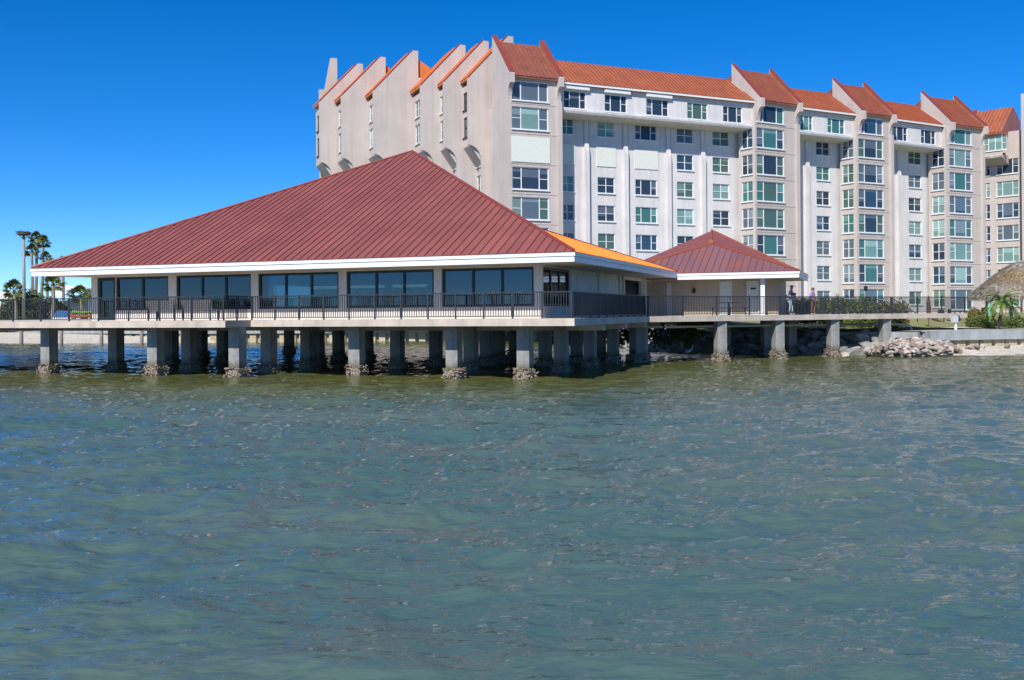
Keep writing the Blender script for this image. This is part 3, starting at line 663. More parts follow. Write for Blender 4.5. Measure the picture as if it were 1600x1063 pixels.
def section(p0, p1, cols, topcols, pil, hoods=(), shut={}, wall='stucco_white', ext=(0, 0)):
    fr = fr2(p0, p1); w = math.dist(p0, p1); SB = 1.9; a_lo, a_hi = -ext[0], w+ext[1]; opens = []; lay = []
    for ci, (x0, x1, n) in enumerate(cols):
        q0, q1 = fr.a(x0, SB), fr.a(x1, SB)
        for k in range(1, 8):
            o = (q0, q1, FT[k]-.15-1.6, FT[k]-.15); opens.append(o); lay.append((ci, k, n, x0))
    wall_open(fr, SB, a_lo, a_hi, GZ, 21.75, opens, wall, apt, .18, 'facade_wall')
    for (x0, x1, z0, z1), (ci, k, n, px) in zip(opens, lay):
        if k in shut.get(ci, ()):
            g = MB(); g.box(fr, x0-.1, x1+.1, SB-.07, SB-.004, z0-.15, z1+.22); g.build('roll_shutter', 'shutter_cream', apt); continue
        gm = pick(px, k); window(fr, SB+.12, x0, x1, z0, z1, [1, 1] if n == 2 else ([1] if n == 1 else [1, 1.9, 1]), gm, apt, 'white_frame', .075, (0, 1) if n == 2 else (0, 2))
    g = MB(); g.prism([fr.p(a_lo, b, z) for b, z in ((SB+.05, 21.55), (.35, 21.7), (-.2, 21.75), (-.28, 21.95), (-.28, 22.08), (.0, 22.12), (SB+.05, 22.12))], fr.e*(a_hi-a_lo)); g.build('cornice', 'stucco_white', apt)
    tops = [(fr.a(x0), fr.a(x1), 22.25, 23.95) for x0, x1 in topcols]
    wall_open(fr, 0, a_lo, a_hi, 22.12, 24.6, tops, wall, apt, .18, 'facade_wall')
    for i, (x0, x1, z0, z1) in enumerate(tops):
        gm = pick(topcols[i][0], 8); window(fr, .12, x0, x1, z0, z1, [1, 1.9, 1], gm, apt, 'white_frame', .08, (0, 2))
        if i in hoods:
            g = MB(); g.box(fr, x0-.12, x1+.25, -.3, -.003, z1+.1, z1+.42); g.build('shutter_box', 'white_frame', apt)
    for px in pil:
        a = fr.a(px, SB-.3); g = MB()
        g.prism([fr.p(a-.22, b, z) for b, z in ((SB-.003, GZ), (SB-.4, GZ), (SB-.4, 18.6), (SB-.25, 19.3), (SB-.2, 21.6), (SB-.003, 21.6))], fr.e*.44); g.build('pilaster', wall, apt)
        g = MB(); g.tube([fr.p(a+.33, SB-.07, GZ), fr.p(a+.33, SB-.07, 21.5)], .045, 6); g.build('downpipe', 'seawall', apt)
    slope_roof(fr, a_lo, a_hi, -.32, 24.62, 3.8, 27.75, 'roof_copper', 'seam_copper')
    g = MB(); g.box(fr, a_lo, a_hi, -.4, -.325, 24.42, 24.6); g.build('gutter', 'white_frame', apt)
    return fr, w
def dp(px, d, py=320): q = at_depth(px, py, d); return (q.x, q.y)
# front range, left to right
T1f, T1w = tower(dp(798, 88.9), dp(871, 90.75), (800.5, 858), shutters=(6,))
S1f, S1w = section((4.76, 91.5), (24.9, 100.4), [(876, 897, 2), (934, 961, 2), (993, 1027, 3), (1058, 1084, 2), (1114, 1140, 2)],
        [(882, 917), (946, 981), (1011, 1046), (1075, 1107), (1131, 1161)], (918, 979, 1046, 1100), (0, 1, 2), {0: (6,), 1: (6,), 2: (6,)}, ext=(.9, 2.2))
tower(dp(1180, 99.9), dp(1243, 102.7), (1183, 1226), (dp(1155, 101.6), (1159, 1176.5)))
section((30.5, 103.4), (38.2, 107.4), [(1244.5, 1250, 1), (1276, 1297, 2)], [(1252, 1271), (1294, 1321)], (1263,), ext=(.9, 1.9))
tower(dp(1339, 106.8), dp(1390, 109.2), (1342, 1381), (dp(1313, 108.6), (1316, 1334)))
section((43.8, 110.3), (51.5, 114.6), [(1420, 1440, 2)], [(1397, 1419), (1440, 1463)], (1406,), ext=(.9, 1.9))
tower(dp(1479, 113.7), dp(1533, 116.6), (1484, 1519), (dp(1451, 115.8), (1456, 1475.5)))
# end wing at the right edge, turned towards the water
wf = fr2(dp(1528, 124.5), dp(1618, 119.5)); ww = math.dist(dp(1528, 124.5), dp(1618, 119.5)); op = []
for x0, x1, n in ((1535, 1547.5, 2), (1557, 1592, 3)):
    for k in range(1, 8): op.append((wf.a(x0), wf.a(x1), FT[k]-2.0, FT[k]-.1, n, k, x0))
wall_open(wf, 0, 0, ww, GZ, 25.2, op, 'stucco_tan', apt, .18, 'wing_wall')
for x0, x1, z0, z1, n, k, px in op: window(wf, .12, x0, x1, z0, z1, [1, 1] if n == 2 else [1, 1.9, 1], pick(px, k) if k != 6 else 'glass_pale', apt, 'white_frame', .08, (0, 1) if n == 2 else (0, 2))
a0, a1 = wf.a(1534), wf.a(1579); ho = [(wf.a(1537, -2.0), wf.a(1574, -2.0), 22.7, 24.5)]
wall_open(wf, -2.0, a0-1.2, a1-.2, 21.8, 24.9, ho, 'stucco_tan', apt, .18, 'wing_wall')
window(wf, -1.88, ho[0][0], ho[0][1], 22.7, 24.5, [1, 1.5, 1.5, 1], 'glass_pale', apt, 'white_frame', .08, (0, 3))
g = MB(); g.prism([wf.p(a0-1.2, b, z) for b, z in ((-2.0, 21.8), (0, 21.0), (0, 22.3), (-2.0, 22.0))], wf.e*(a1-a0+1.0)); g.build('cornice', 'stucco_tan', apt)
slope_roof(wf, a0-1.2, a1-.2, -2.3, 24.9, 1.8, 28.6, 'roof_copper', 'seam_copper')
fin(wf, a0-1.6, .4, -2.3, 21.6, (1.9, 28.9), 25.1)
g = MB(); g.box(wf, wf.a(1596.5, -1.6), ww+6, -1.6, -.004, GZ, 29.4); g.build('wing_block', 'stucco_tan', apt)
# left wing: stepped bays whose windows face left, split by raked fins
EF = Fr((0, 0), T1f.e)
RC = 1.35
def bay(outer, Ls, style, n):
    """outer = plan point of the fin's outer front edge; the bay runs Ls metres back from it"""
    o = Vector((outer[0], outer[1], 0)); f = Fr(o, T1f.e)
    arc = [(RC*math.cos(t), 17.3+1.6*math.sin(t)) for t in [math.pi/2*k/6 for k in range(7)]]
    prof = [(RC, GZ)]+arc+[(0, 25.3), (4.15, 29.75), (4.75, 29.75), (4.75, 27), (6.5, 27), (6.5, GZ)]
    g = MB(); g.prism([f.p(a, 0, z) for a, z in prof], f.n*.32); o1 = g.build('roof_fin', 'stucco_tan', apt)
    g = MB(); g.prism([f.p(a, -.03, z) for a, z in ((.02, 25.33), (4.15, 29.77), (4.15, 29.9), (.02, 25.46))], f.n*.38); g.build('fin_cap', 'cap_red', o1)
    # facade of the bay (faces left)
    lf = Fr(f.p(.32, .32+Ls, 0), -f.n); wd = min(1.75, Ls-.75); c0 = (Ls-wd)/2-.1; op = []
    for k in (7, 8): op.append((c0, c0+wd, FT[k]-(2.0 if k == 7 else 1.75), FT[k]-.05))
    wall_open(lf, 0, 0, Ls, 18.9, 24.9, op, 'stucco_tan', apt, .2, 'bay_wall')
    for k, (x0, x1, z0, z1) in zip((7, 8), op):
        window(lf, .12, x0, x1, z0, z1, [1, 1], pick(n*9, k), apt, 'white_frame' if style else 'dark_frame', .08, (0, 1))
    lo = Fr(f.p(RC+.32, .32+Ls, 0), -f.n); op = [(c0, c0+wd, FT[k]-2.0, FT[k]-.05) for k in range(1, 7)]
    wall_open(lo, 0, 0, Ls, GZ, 17.0, op, 'stucco_tan', apt, .2, 'bay_wall')
    for k, (x0, x1, z0, z1) in enumerate(op): window(lo, .12, x0, x1, z0, z1, [1, 1], pick(n*5, k), apt, 'white_frame', .08, (0, 1))
    g = MB(); g.prism([f.p(a, .32, z) for a, z in ((.32, 18.9), (RC+.32, 17.0), (RC+.32, 18.9))], f.n*Ls); g.build('soffit', 'stucco_tan', apt)
    rf = Fr(f.p(0, .32+Ls, 0), -f.n); slope_roof(rf, 0, Ls, .05, 25.4, 3.9, 29.55, 'roof_amber', 'roof_amber')
T1c = T1f.p(0, 4.1, 0)
pts = [(-4.05, 92.2, 2.2), (-6.5, 93.75, 2.0), (-8.88, 95.1, 3.4), (-13.85, 97.1, 3.2), (-17.5, 99.4, 3.1), (-20.3, 102.0, 3.2)]
for n, (x, y, Ls) in enumerate(pts): bay((x, y), Ls, n not in (0, 5), n)
g = MB(); g.box(T1f, -.25, .0, 0, 8, GZ, 22.4); g.build('end_wall', 'stucco_tan', apt)
g = MB(); g.box(T1f, .1, 24, 6.2, 14, GZ, 26.6); g.build('core', 'stucco_tan', apt)
f9 = Fr((-22.6, 105.6), T1f.e)
g = MB(); g.box(f9, 1.6, 7, 0, .4, GZ, 27.6); g.prism([f9.p(2.2, 0, 27.6), f9.p(2.9, 0, 31.2), f9.p(3.6, 0, 31.2), f9.p(3.6, 0, 27.6)], f9.n*.4); g.build('roof_fin', 'stucco_tan', apt)

# ------------------------------------------------------------------ leaves, shrubs, palms
def leaf_cloud(name, centers, n, size, m, parent=None, flat=.5, seed=0):
    """n leaf quads spread through a set of ellipsoids ((x,y,z),(rx,ry,rz))"""
    r = np.random.default_rng(seed); w = np.array([c[1][0]*c[1][1]*c[1][2] for c in centers])**.75; w /= w.sum(); ks = r.choice(len(centers), n, p=w)
    C = np.array([c[0] for c in centers])[ks]; S = np.array([c[1] for c in centers])[ks]
    d = r.normal(size=(n, 3)); d /= np.linalg.norm(d, axis=1)[:, None]; rad = r.uniform(.25, 1, n)**.45
    P = C+S*d*rad[:, None]*(1+.12*np.sin(d[:, :1]*7+d[:, 2:]*9))
    t1 = r.normal(size=(n, 3)); t1 /= np.linalg.norm(t1, axis=1)[:, None]; t2 = np.cross(t1, r.normal(size=(n, 3))); t2 /= np.linalg.norm(t2, axis=1)[:, None]
    s = size*r.uniform(.6, 1.3, (n, 1)); vv = np.stack([P-t1*s, P+t2*s*flat, P+t1*s, P-t2*s*flat], 1).reshape(-1, 3)
    if parent: vv = vv-np.array(origin(parent))
    me = bpy.data.meshes.new(name); me.from_pydata(vv.tolist(), [], np.arange(4*n).reshape(-1, 4).tolist()); me.materials.append(M[m])
    return link(name, me, parent)
def shrub(loc, blobs, n, size, m, label, cat='shrub', group=None, flowers=0, seed=0):
    t = thing('shrub' if cat == 'shrub' else cat, loc, label, cat, group); L0 = Vector(loc)
    cs = [((L0.x+x, L0.y+y, L0.z+z), rr) for (x, y, z), rr in blobs]
    leaf_cloud('crown', cs, n, size, m, t, seed=seed)
    g = MB()
    for (x, y, z), rr in blobs: g.tube([L0+Vector((x*.6, y*.6, -.1)), L0+Vector((x*.9, y*.9, z*.6)), L0+Vector((x, y, z))], [.06, .045, .02], 6)
    g.build('stem', 'bark_dark', t)
    if flowers: leaf_cloud('flowers', cs, flowers, size*.75, 'flower_white', t, .9, seed+5)
    return t
# flowering hedge behind the bridge, in three clumps
hz = lambda q: (q.x, q.y, lawn_z(q.x, q.y))
for i, (s0, s1, d, lab, fl) in enumerate(((15.3, 18.4, 6.2, 'dark green hedge clump behind the man with the cap', 60), (18.3, 24.6, 5.9, 'flowering green hedge behind the person in purple', 110), (24.4, 27.4, 5.6, 'yellow green hedge clump beside the stair rail', 10))):
    n = 6 if i != 1 else 12; bl = []; c = BF.p((s0+s1)/2, d, 0)
    for k in range(n):
        q = BF.p(s0+(s1-s0)*(k+.5)/n, d+random.uniform(-.3, .3), 0)-c; bl.append(((q.x, q.y, random.uniform(.55, .75)), (.6, .6, random.uniform(.85, 1.05)))); 
    shrub((c.x, c.y, 1.95 if i < 2 else 1.7), bl, 3600 if i != 1 else 6500, .10, 'leaf_hedge' if i < 2 else 'leaf_yellow', lab, 'hedge', 'hedge clumps behind the bridge', fl, seed=20+i)
shrub(hz(BF.p(23.5, 5.0, 0)), [((-1.6, -.4, .3), (.9, .5, .42)), ((0, .1, .3), (1.0, .5, .40)), ((1.4, .4, .25), (.8, .5, .38))], 1500, .09, 'leaf_hedge', 'low green planting behind the bridge end', seed=31)
def by_px(px, py, d, z=None): q = at_depth(px, py, d); q.z = lawn_z(q.x, q.y) if z is None else z; return (q.x, q.y, q.z)
# thatched hut with teal posts
hut_c = Vector(by_px(1597, 500, 70)); hut = thing('tiki_hut', hut_c, 'round thatched hut on teal posts at the right edge', 'hut')
def thatch():
    n = 1.0; rows = [(3.55, 2.15), (3.2, 2.55), (2.6, 3.05), (1.9, 3.65), (1.2, 4.2), (.55, 4.6), (.12, 4.75)]; seg = 48; g = MB()
    for ri, (r_, z) in enumerate(rows):
        for k in range(seg):
            t = 2*math.pi*k/seg; rr = r_*(1+.03*math.sin(5*t+ri)+random.uniform(-.02, .02)); g.v.append(hut_c+Vector((math.cos(t)*rr, math.sin(t)*rr, z+random.uniform(-.06, .06))))
    for ri in range(len(rows)-1):
        for k in range(seg): g.f.append([ri*seg+k, ri*seg+(k+1) % seg, (ri+1)*seg+(k+1) % seg, (ri+1)*seg+k])
    g.build('thatch_base', 'thatch', hut, smooth=True)
    for nm, m, cnt, seed in (('thatch_fringe', 'thatch', 9000, 3), ('thatch_patch', 'thatch_gold', 1100, 4)):
        r = np.random.default_rng(seed); g = MB()
        for i in range(cnt):
            t = r.uniform(0, 2*math.pi); s = r.uniform(0, 1)**.7
            if seed == 4: t = r.choice([3.7, 4.1, 4.5, 4.95, 3.3])+r.normal()*.13; s = abs(r.choice([.42, .55, .62])+r.normal()*.06)
            rr = .12+3.4*s; zz = float(np.interp(rr, [.12, .55, 1.2, 1.9, 2.6, 3.2, 3.55], [4.75, 4.6, 4.2, 3.65, 3.05, 2.55, 2.15]))+.03
            if seed == 3 and i < 1500: rr, zz = 3.55+r.normal()*.05, 2.16
            out = Vector((math.cos(t), math.sin(t), 0)); side = Vector((-out.y, out.x, 0)); p = hut_c+out*rr+Vector((0, 0, zz)); ln = r.uniform(.18, .5)
            dn = (out*.75-Vector((0, 0, .62))+side*r.normal()*.25).normalized() if not (seed == 3 and i < 1500) else (Vector((0, 0, -1))+out*.2+side*r.normal()*.2).normalized()
            lift = Vector((out.x, out.y, 1.2)).normalized()*r.uniform(.03, .16); wv = side*r.uniform(.02, .05)
            g.v += [p-wv, p+wv, p+dn*ln+lift]; k = len(g.v); g.f.append([k-3, k-2, k-1])
        o = g.build(nm, m, hut, fix=False); o['kind'] = 'stuff'
thatch()
for k in range(6):
    t = R(200)+k*R(60); q = hut_c+Vector((math.cos(t)*2.35, math.sin(t)*2.35, 0))
    if k == 0: q = Vector(by_px(1546, 500, 68.6)); q.z = hut_c.z
    g = MB(); g.tube([q, q+Vector((0, 0, 2.35))], [.12, .115], 12); g.build('post', 'teal_paint', hut, smooth=True)
    g = MB(); d_ = (hut_c-q).normalized(); d_.z = 0; sd_ = Vector((-d_.y, d_.x, 0))
    for s_ in (-1, 1): g.tube([q+Vector((0, 0, 1.65)), q+Vector((0, 0, 2.5))+sd_*s_*.75], .05, 6)
    g.build('brace', 'bark_dark', hut)
shrub(by_px(1533, 500, 66.5), [((-.6, 0, .38), (.5, .4, .42)), ((.1, 0, .4), (.5, .4, .44)), ((.7, .1, .38), (.5, .4, .42))], 2200, .07, 'leaf_hedge', 'small clipped hedge left of the hut post', seed=41)
shrub(by_px(1535, 497, 69.5), [((-.6, 0, .8), (.55, .4, .55)), ((.4, 0, .85), (.6, .4, .6))], 1500, .08, 'leaf_yellow', 'orange green shrub behind the small clipped hedge', seed=42)
shrub(by_px(1590, 500, 67.2), [((-.9, 0, .38), (.6, .4, .46)), ((0, 0, .4), (.6, .4, .48)), ((.9, 0, .4), (.6, .4, .46)), ((1.8, .1, .4), (.6, .4, .46))], 3000, .07, 'leaf_hedge', 'clipped hedge behind the little date palm', seed=43)

def frond_mesh(name, ln, droop, nl, leaf, m, fan=False, seed=0):
    r = random.Random(seed); g = MB()
    if fan:                                                     # fan palm leaf: stalk plus a pleated disc of blades
        tip = Vector((ln*.55, 0, ln*.25)); g.tube([(0, 0, 0), tip], .025, 4)
        for i in range(nl):
            t = R(-105)+R(210)*i/(nl-1); d = Vector((math.cos(t), math.sin(t), .25-.35*abs(t))).normalized(); side = Vector((-math.sin(t), math.cos(t), 0))*leaf*.5
            L_ = ln*.62*(1-.2*abs(t)/2)*r.uniform(.85, 1.1); mid = tip+d*L_*.6; g.add([tip, mid+side, tip+d*L_+Vector((0, 0, -droop*L_)), mid-side], [(0, 1, 2, 3)])
    else:
        pts = [Vector((ln*s, 0, ln*(.55*s-(.55+droop)*s*s))) for s in [k/8 for k in range(9)]]; g.tube(pts, [.022*(1-.8*k/8) for k in range(9)], 4)
        for i in range(nl):
            s = .12+.86*i/(nl-1); k = min(7, int(s*8)); f = s*8-k; p = pts[k].lerp(pts[k+1], f); d = (pts[k+1]-pts[k]).normalized()
            for sg in (-1, 1):
                L_ = leaf*(math.sin(math.pi*min(1, s*.85+.12))**.6)*r.uniform(.85, 1.15); v_ = (Vector((0, sg, 0))*.85+d*.55+Vector((0, 0, .22-r.uniform(0, .35)))).normalized(); wv = d*.018
                g.add([p-wv, p+wv, p+v_*L_+wv*.2+Vector((0, 0, -.12*L_))], [(0, 1, 2)])
    return g.mesh(name, m, fix=False)
def palm(base, top, r0, r1, fronds, nfr, label, tilt=(-.6, .9), lean=0, m='bark', cat='palm', group=None, seed=0, skirt=0):
    rr = random.Random(seed); b = Vector(base); tp = Vector(top); t = thing('palm_tree', base, label, cat, group); g = MB()
    n = 14; P = [b.lerp(tp, k/n)+Vector((lean*math.sin(math.pi*k/n), 0, 0)) for k in range(n+1)]; P[0].z -= .15
    g.tube(P, [(r0+(r1-r0)*k/n)*(1+.06*(k % 2)) for k in range(n+1)], 9); g.build('trunk', m, t, smooth=True)
    for i in range(nfr):
        o = link('frond', fronds[i % len(fronds)], t, tp); el = tilt[0]+(tilt[1]-tilt[0])*((i*.7548777+.3) % 1)
        o.rotation_euler = (rr.uniform(-.3, .3), -el, 2*math.pi*i*.381966+rr.uniform(-.2, .2)); s = rr.uniform(.8, 1.1); o.scale = (s, s, s)
    return t
FAN = [frond_mesh('frond', .98, .25, 15, .13, 'leaf_palm', True, k) for k in range(3)]
FANB = [frond_mesh('frond', 1.35, .22, 17, .17, 'leaf_palm', True, k+5) for k in range(3)]
DATE = [frond_mesh('frond', 1.4, .5, 36, .24, 'leaf_date', False, k) for k in range(3)]
palm(by_px(1558, 506, 63.6), Vector(by_px(1562, 506, 63.6))+Vector((.15, 0, 1.75)), .11, .09, DATE, 52, 'small pygmy date palm with arching fronds on the lawn', (-.45, 1.2), .06, 'bark_dark', seed=3)
def far_palm(px, py, d, label, nfr=20, fr=FAN, base_px=None, seed=0, r=.17):
    top = at_depth(px, py, d); b = at_depth(base_px or px, 480, d); b.z = 1.3
    return palm(b, top, r*1.3, r*.8, fr, nfr, label, (-.9, 1.3), .15, 'bark', seed=seed)
far_palm(57, 373, 116, 'tallest fan palm in the group at far left', 22, FAN, 52, 1)
far_palm(67.5, 381, 118, 'tall fan palm leaning right beside the tallest one', 22, FAN, 60, 2)
far_palm(49.5, 394, 115, 'fan palm with pale trunk just right of the nest pole', 20, FAN, 47, 3)
far_palm(72.5, 405, 128, 'distant fan palm whose crown peeks over the pavilion roof edge', 16, FAN, 71.5, 4)
far_palm(82, 428, 122, 'fan palm with its crown just under the pavilion eave', 16, FAN, 78, 5)
far_palm(98, 414, 118, 'slender palm trunk rising behind the left eave', 14, FAN, 96, 6)
far_palm(83, 446, 110, 'short bushy palm in front of the white roof', 20, FANB, 80, 7, .2)
far_palm(22, 456, 110, 'low dark palm at the left edge beside the nest pole', 20, FANB, 24, 8, .2)
far_palm(126, 464, 106, 'low yellow green palm by the white wedge building', 18, FANB, 126, 9, .2)
for i, (px, d, blobs, n, lab, m) in enumerate(((12, 113, [((-2, 0, 1.4), (2.2, 1.4, 1.5)), ((1.5, 0, 1.2), (2, 1.4, 1.4))], 4200, 'dark sea grape thicket at the left edge behind the railing', 'leaf_dark'),
        (52, 112, [((-2.2, 0, 2.0), (1.8, 1.4, 2.0)), ((0, 0, 2.3), (2.0, 1.5, 2.2)), ((2.2, 0, 1.8), (1.8, 1.4, 1.9))], 6500, 'tall thicket below the fan palms', 'leaf_dark'),
        (90, 113, [((-1.8, 0, 1.5), (1.6, 1.3, 1.5)), ((.4, 0, 1.4), (1.6, 1.3, 1.5)), ((2, 0, .9), (1.2, 1.1, 1.0))], 4200, 'lower yellow green thicket right of the fan palms', 'leaf_hedge'))):
    shrub(by_px(px, 480, d, 1.3), blobs, n, .17, m, lab, seed=60+i)
# nest pole
npz = at_depth(37, 368, 108); np_ = thing('nest_pole', (npz.x, npz.y, 1.3), 'tall pole with a flat nest platform on top at far left', 'pole')
g = MB(); g.tube([(npz.x, npz.y, 1.2), (npz.x, npz.y, npz.z)], [.19, .14], 10); g.build('pole', 'steel', np_, smooth=True)
g = MB(); g.tube([npz, npz+Vector((0, 0, .12)), npz+Vector((0, 0, .28)), npz+Vector((0, 0, .34))], [.55, .75, .7, .3], 14); g.build('platform', 'nest', np_)
g = MB(); 
for s in (-1, 1): g.tube([npz+Vector((0, 0, -.5)), npz+Vector((s*.5, 0, .03))], .04, 6)
g.build('brace', 'steel', np_)
g = MB()
for k in range(70):
    t = random.uniform(0, 6.3); q = npz+Vector((math.cos(t)*.55, math.sin(t)*.55, .3+random.uniform(0, .1))); d_ = Vector((random.gauss(0, 1), random.gauss(0, 1), random.gauss(0, .3))).normalized()*.35
    g.tube([q-d_, q+d_], .015, 3, False)
g.build('nest', 'nest', np_)
# far houses at left
def wedge_house():
    p = at_depth(80, 470, 140); q = at_depth(138, 470, 134); f = fr2((p.x, p.y), (q.x, q.y)); w = math.dist((p.x, p.y), (q.x, q.y))
    t = thing('wedge_building', f.p(w/2, 4, 1.3), 'building with a big white wedge roof beyond the palms', 'building')
    g = MB(); g.box(f, .5, w-.4, .8, 8, 1.2, 4.1); g.build('wall', 'stucco_tan', t)
    g = MB(); g.prism([at_depth(78, 464, 131), at_depth(100, 462.5, 131), at_depth(138.5, 448.5, 133), at_depth(92, 448, 145)], (0, 0, .22)); g.build('roof', 'white_roof', t)
    g = MB(); g.prism([f.p(.6, .9, 4.1), f.p(w-.5, .9, 4.1), f.p(w-.5, .9, 6.5), f.p(.6, .9, 4.6)], f.n*.2); g.build('gable_glass', 'glass_dark', t)
    g = MB(); g.box(f, w-.35, w+.1, .2, .7, 1.2, 6.6); g.build('end_post', 'white_roof', t)
wedge_house()
p = at_depth(8, 470, 150); t = thing('white_house', (p.x, p.y, 1.3), 'small white flat roofed house at the far left edge', 'building'); f = Fr((p.x-3, p.y), (1, .1))
g = MB(); g.box(f, 0, 4.2, 0, 6, 1.2, 5.4); g.build('wall', 'white_roof', t); g = MB(); g.box(f, .6, 4.5, -.3, 6.2, 5.4, 6.6); g.build('upper_floor', 'white_roof', t)
for a in (.5, 2.4): 
    g = MB(); g.box(f, a, a+1.1, -.03, -.004, 3.2, 4.6); g.build('window', 'glass_slate', t)
# kayaks on a rack and a covered boat by the far beach
def kayak(px, py, d, m, label, rz):
    q = at_depth(px, py, d); t = thing('kayak', q, label, 'kayak', 'kayaks racked on the far shore'); g = MB(); n = 12; P = []; c_, s_ = math.cos(rz), math.sin(rz)
    for i in range(n+1):
        x = -1.3+2.6*i/n; w = .33*max(.03, 1-(abs(x)/1.3)**2.4); h = .11+.08*(abs(x)/1.3)**2
        for k in range(8):
            a = 2*math.pi*k/8; yy, zz = w*math.cos(a), (h if math.sin(a) > 0 else .20)*math.sin(a)+.08*(abs(x)/1.6)**2; P.append(q+Vector((c_*x-s_*yy, s_*x+c_*yy, zz)))
    F = [(i*8+k, i*8+(k+1) % 8, (i+1)*8+(k+1) % 8, (i+1)*8+k) for i in range(n) for k in range(8)]+[list(range(8)), list(range(n*8, n*8+8))]
    g.add(P, F); g.build('hull', m, t, smooth=True)
    g = MB(); g.tube([q+Vector((-c_*.35, -s_*.35, .16)), q+Vector((c_*.35, s_*.35, .16))], [.16, .16], 8); g.build('cockpit', 'black_metal', t)
kayak(128, 494, 104, 'kayak_orange', 'orange kayak on the lower rack arm', .12); kayak(131, 488, 104.3, 'kayak_green', 'lime green kayak on the upper rack arm', .1)
q = at_depth(129, 494, 104.4); t = thing('kayak_rack', (q.x, q.y, 1.3), 'dark timber rack holding two bright kayaks', 'rack'); 
for s in (-1.0, 1.0):
    g = MB(); g.tube([(q.x+s, q.y+.6, 1.2), (q.x+s, q.y+.6, 3.4)], .06, 6); g.build('post', 'dock_wood', t)
    for dz_ in (-.25, .2):
        g = MB(); g.tube([(q.x+s, q.y+.6, q.z+dz_), (q.x+s, q.y-.5, q.z+dz_)], .05, 6); g.build('arm', 'dock_wood', t)
q = at_depth(102, 488, 106); t = thing('covered_boat', (q.x, q.y, 1.3), 'small white boat under a blue cover on the far shore', 'boat'); f = Fr((q.x-1.3, q.y), (1, .15))
g = MB(); g.prism([f.p(0, 0, 1.8), f.p(2.6, 0, 1.8), f.p(3.1, 0, 2.6), f.p(-.1, 0, 2.6)], f.n*1.2); g.build('hull', 'white_roof', t)
g = MB(); g.prism([f.p(-.1, -.06, 2.62), f.p(3.1, -.06, 2.62), f.p(2.2, -.06, 3.25), f.p(.4, -.06, 3.35)], f.n*1.32); g.build('cover', 'blue_tarp', t)
g = MB(); g.box(f, .3, .5, .2, 1, 1.2, 1.8); g.box(f, 2.0, 2.2, .2, 1, 1.2, 1.8); g.build('stand', 'dock_wood', t)
# low dock in front of the far beach
df = fr2((-62, 95.2), (-22, 93.4)); dk = thing('far_dock', df.p(0, 0, ZW), 'low grey wooden dock along the far left shore', 'dock')
Ld = 40
for i in range(10):
    g = MB(); g.box(df, Ld*i/10+.01, Ld*(i+1)/10-.01, -.7, .7, 1.28, 1.40); g.build('deck_panel', 'dock_wood', dk)
    g = MB(); g.tube([df.p(Ld*i/10+2, -.6, -1.5), df.p(Ld*i/10+2, -.6, 1.75)], .17, 8); g.build('pile', 'dock_wood', dk, smooth=True)

# ------------------------------------------------------------------ rocks
def rock_mesh(seed, m):
    r = np.random.default_rng(seed); bm = bmesh.new(); bmesh.ops.create_icosphere(bm, subdivisions=2, radius=.5); pl = [(Vector(r.normal(size=3)).normalized(), r.uniform(.26, .42)) for _ in range(9)]
    for v in bm.verts:
        for n_, d_ in pl:
            k = v.co.dot(n_)-d_
            if k > 0: v.co -= n_*k
        v.co.x *= 1.25; v.co.z *= .8; v.co += Vector(r.normal(size=3))*.012
    bmesh.ops.dissolve_limit(bm, angle_limit=R(9), verts=bm.verts, edges=bm.edges)
    me = bpy.data.meshes.new('rock'); bm.to_mesh(me); bm.free(); me.materials.append(M[m]); return me
def vary(name, lo, hi):                                          # each stone its own tone
    nt = M[name].node_tree; b = nt.nodes['Principled BSDF']; src = b.inputs['Base Color'].links[0].from_socket
    oi = nt.nodes.new('ShaderNodeObjectInfo'); rp_ = nt.nodes.new('ShaderNodeValToRGB'); rp_.color_ramp.elements[0].color = (*lo, 1); rp_.color_ramp.elements[1].color = (*hi, 1)
    nt.links.new(oi.outputs['Random'], rp_.inputs[0]); mx = nt.nodes.new('ShaderNodeMix'); mx.data_type = 'RGBA'; mx.blend_type = 'MULTIPLY'; mx.inputs[0].default_value = 1
    nt.links.new(src, mx.inputs[6]); nt.links.new(rp_.outputs[0], mx.inputs[7]); nt.links.new(mx.outputs[2], b.inputs['Base Color'])
vary('roof_red', (.90, .90, .92), (1.08, 1.06, 1.04)); vary('roof_orange_sheen', (.9, .86, .8), (1.05, 1.02, 1.0)); vary('roof_mauve', (.92, .9, .9), (1.06, 1.05, 1.05))
vary('rock_pale', (.50, .44, .38), (1.1, 1.03, 1.0)); vary('rock_grey', (.5, .5, .48), (1.2, 1.2, 1.2))
RP = [rock_mesh(k, 'rock_pale') for k in range(6)]; RG = [rock_mesh(k+20, 'rock_grey') for k in range(6)]
def rocks(spots, meshes, label, group, smin, smax):
    for (x, y, z) in spots:
        s = random.uniform(smin, smax); o = link('rock', random.choice(meshes), None, (x, y, z)); o.rotation_euler = (random.uniform(-.6, .6), random.uniform(-.6, .6), random.uniform(0, 6.3)); o.scale = (s*random.uniform(.8, 1.3), s, s*random.uniform(.7, 1.1))
        tag(o, label, 'rock', group)
sp = []
def pile_h(x, y):                                               # heap at the end of the seawall
    c = Vector((24.3, 58.2)); d = Vector((x, y))-c; a = d.dot(Vector((.93, .36))); b = d.dot(Vector((-.36, .93))); return max(0, .8*(1-(a/3.4)**2-(b/1.8)**2))
for _ in range(2500):
    x, y = random.uniform(20.5, 28.5), random.uniform(55.8, 60.4); h = pile_h(x, y)
    if h > .06 and len(sp) < 170 and all(math.dist((x, y), q[:2]) > .24 for q in sp): sp.append((x, y, .12+h*.92))
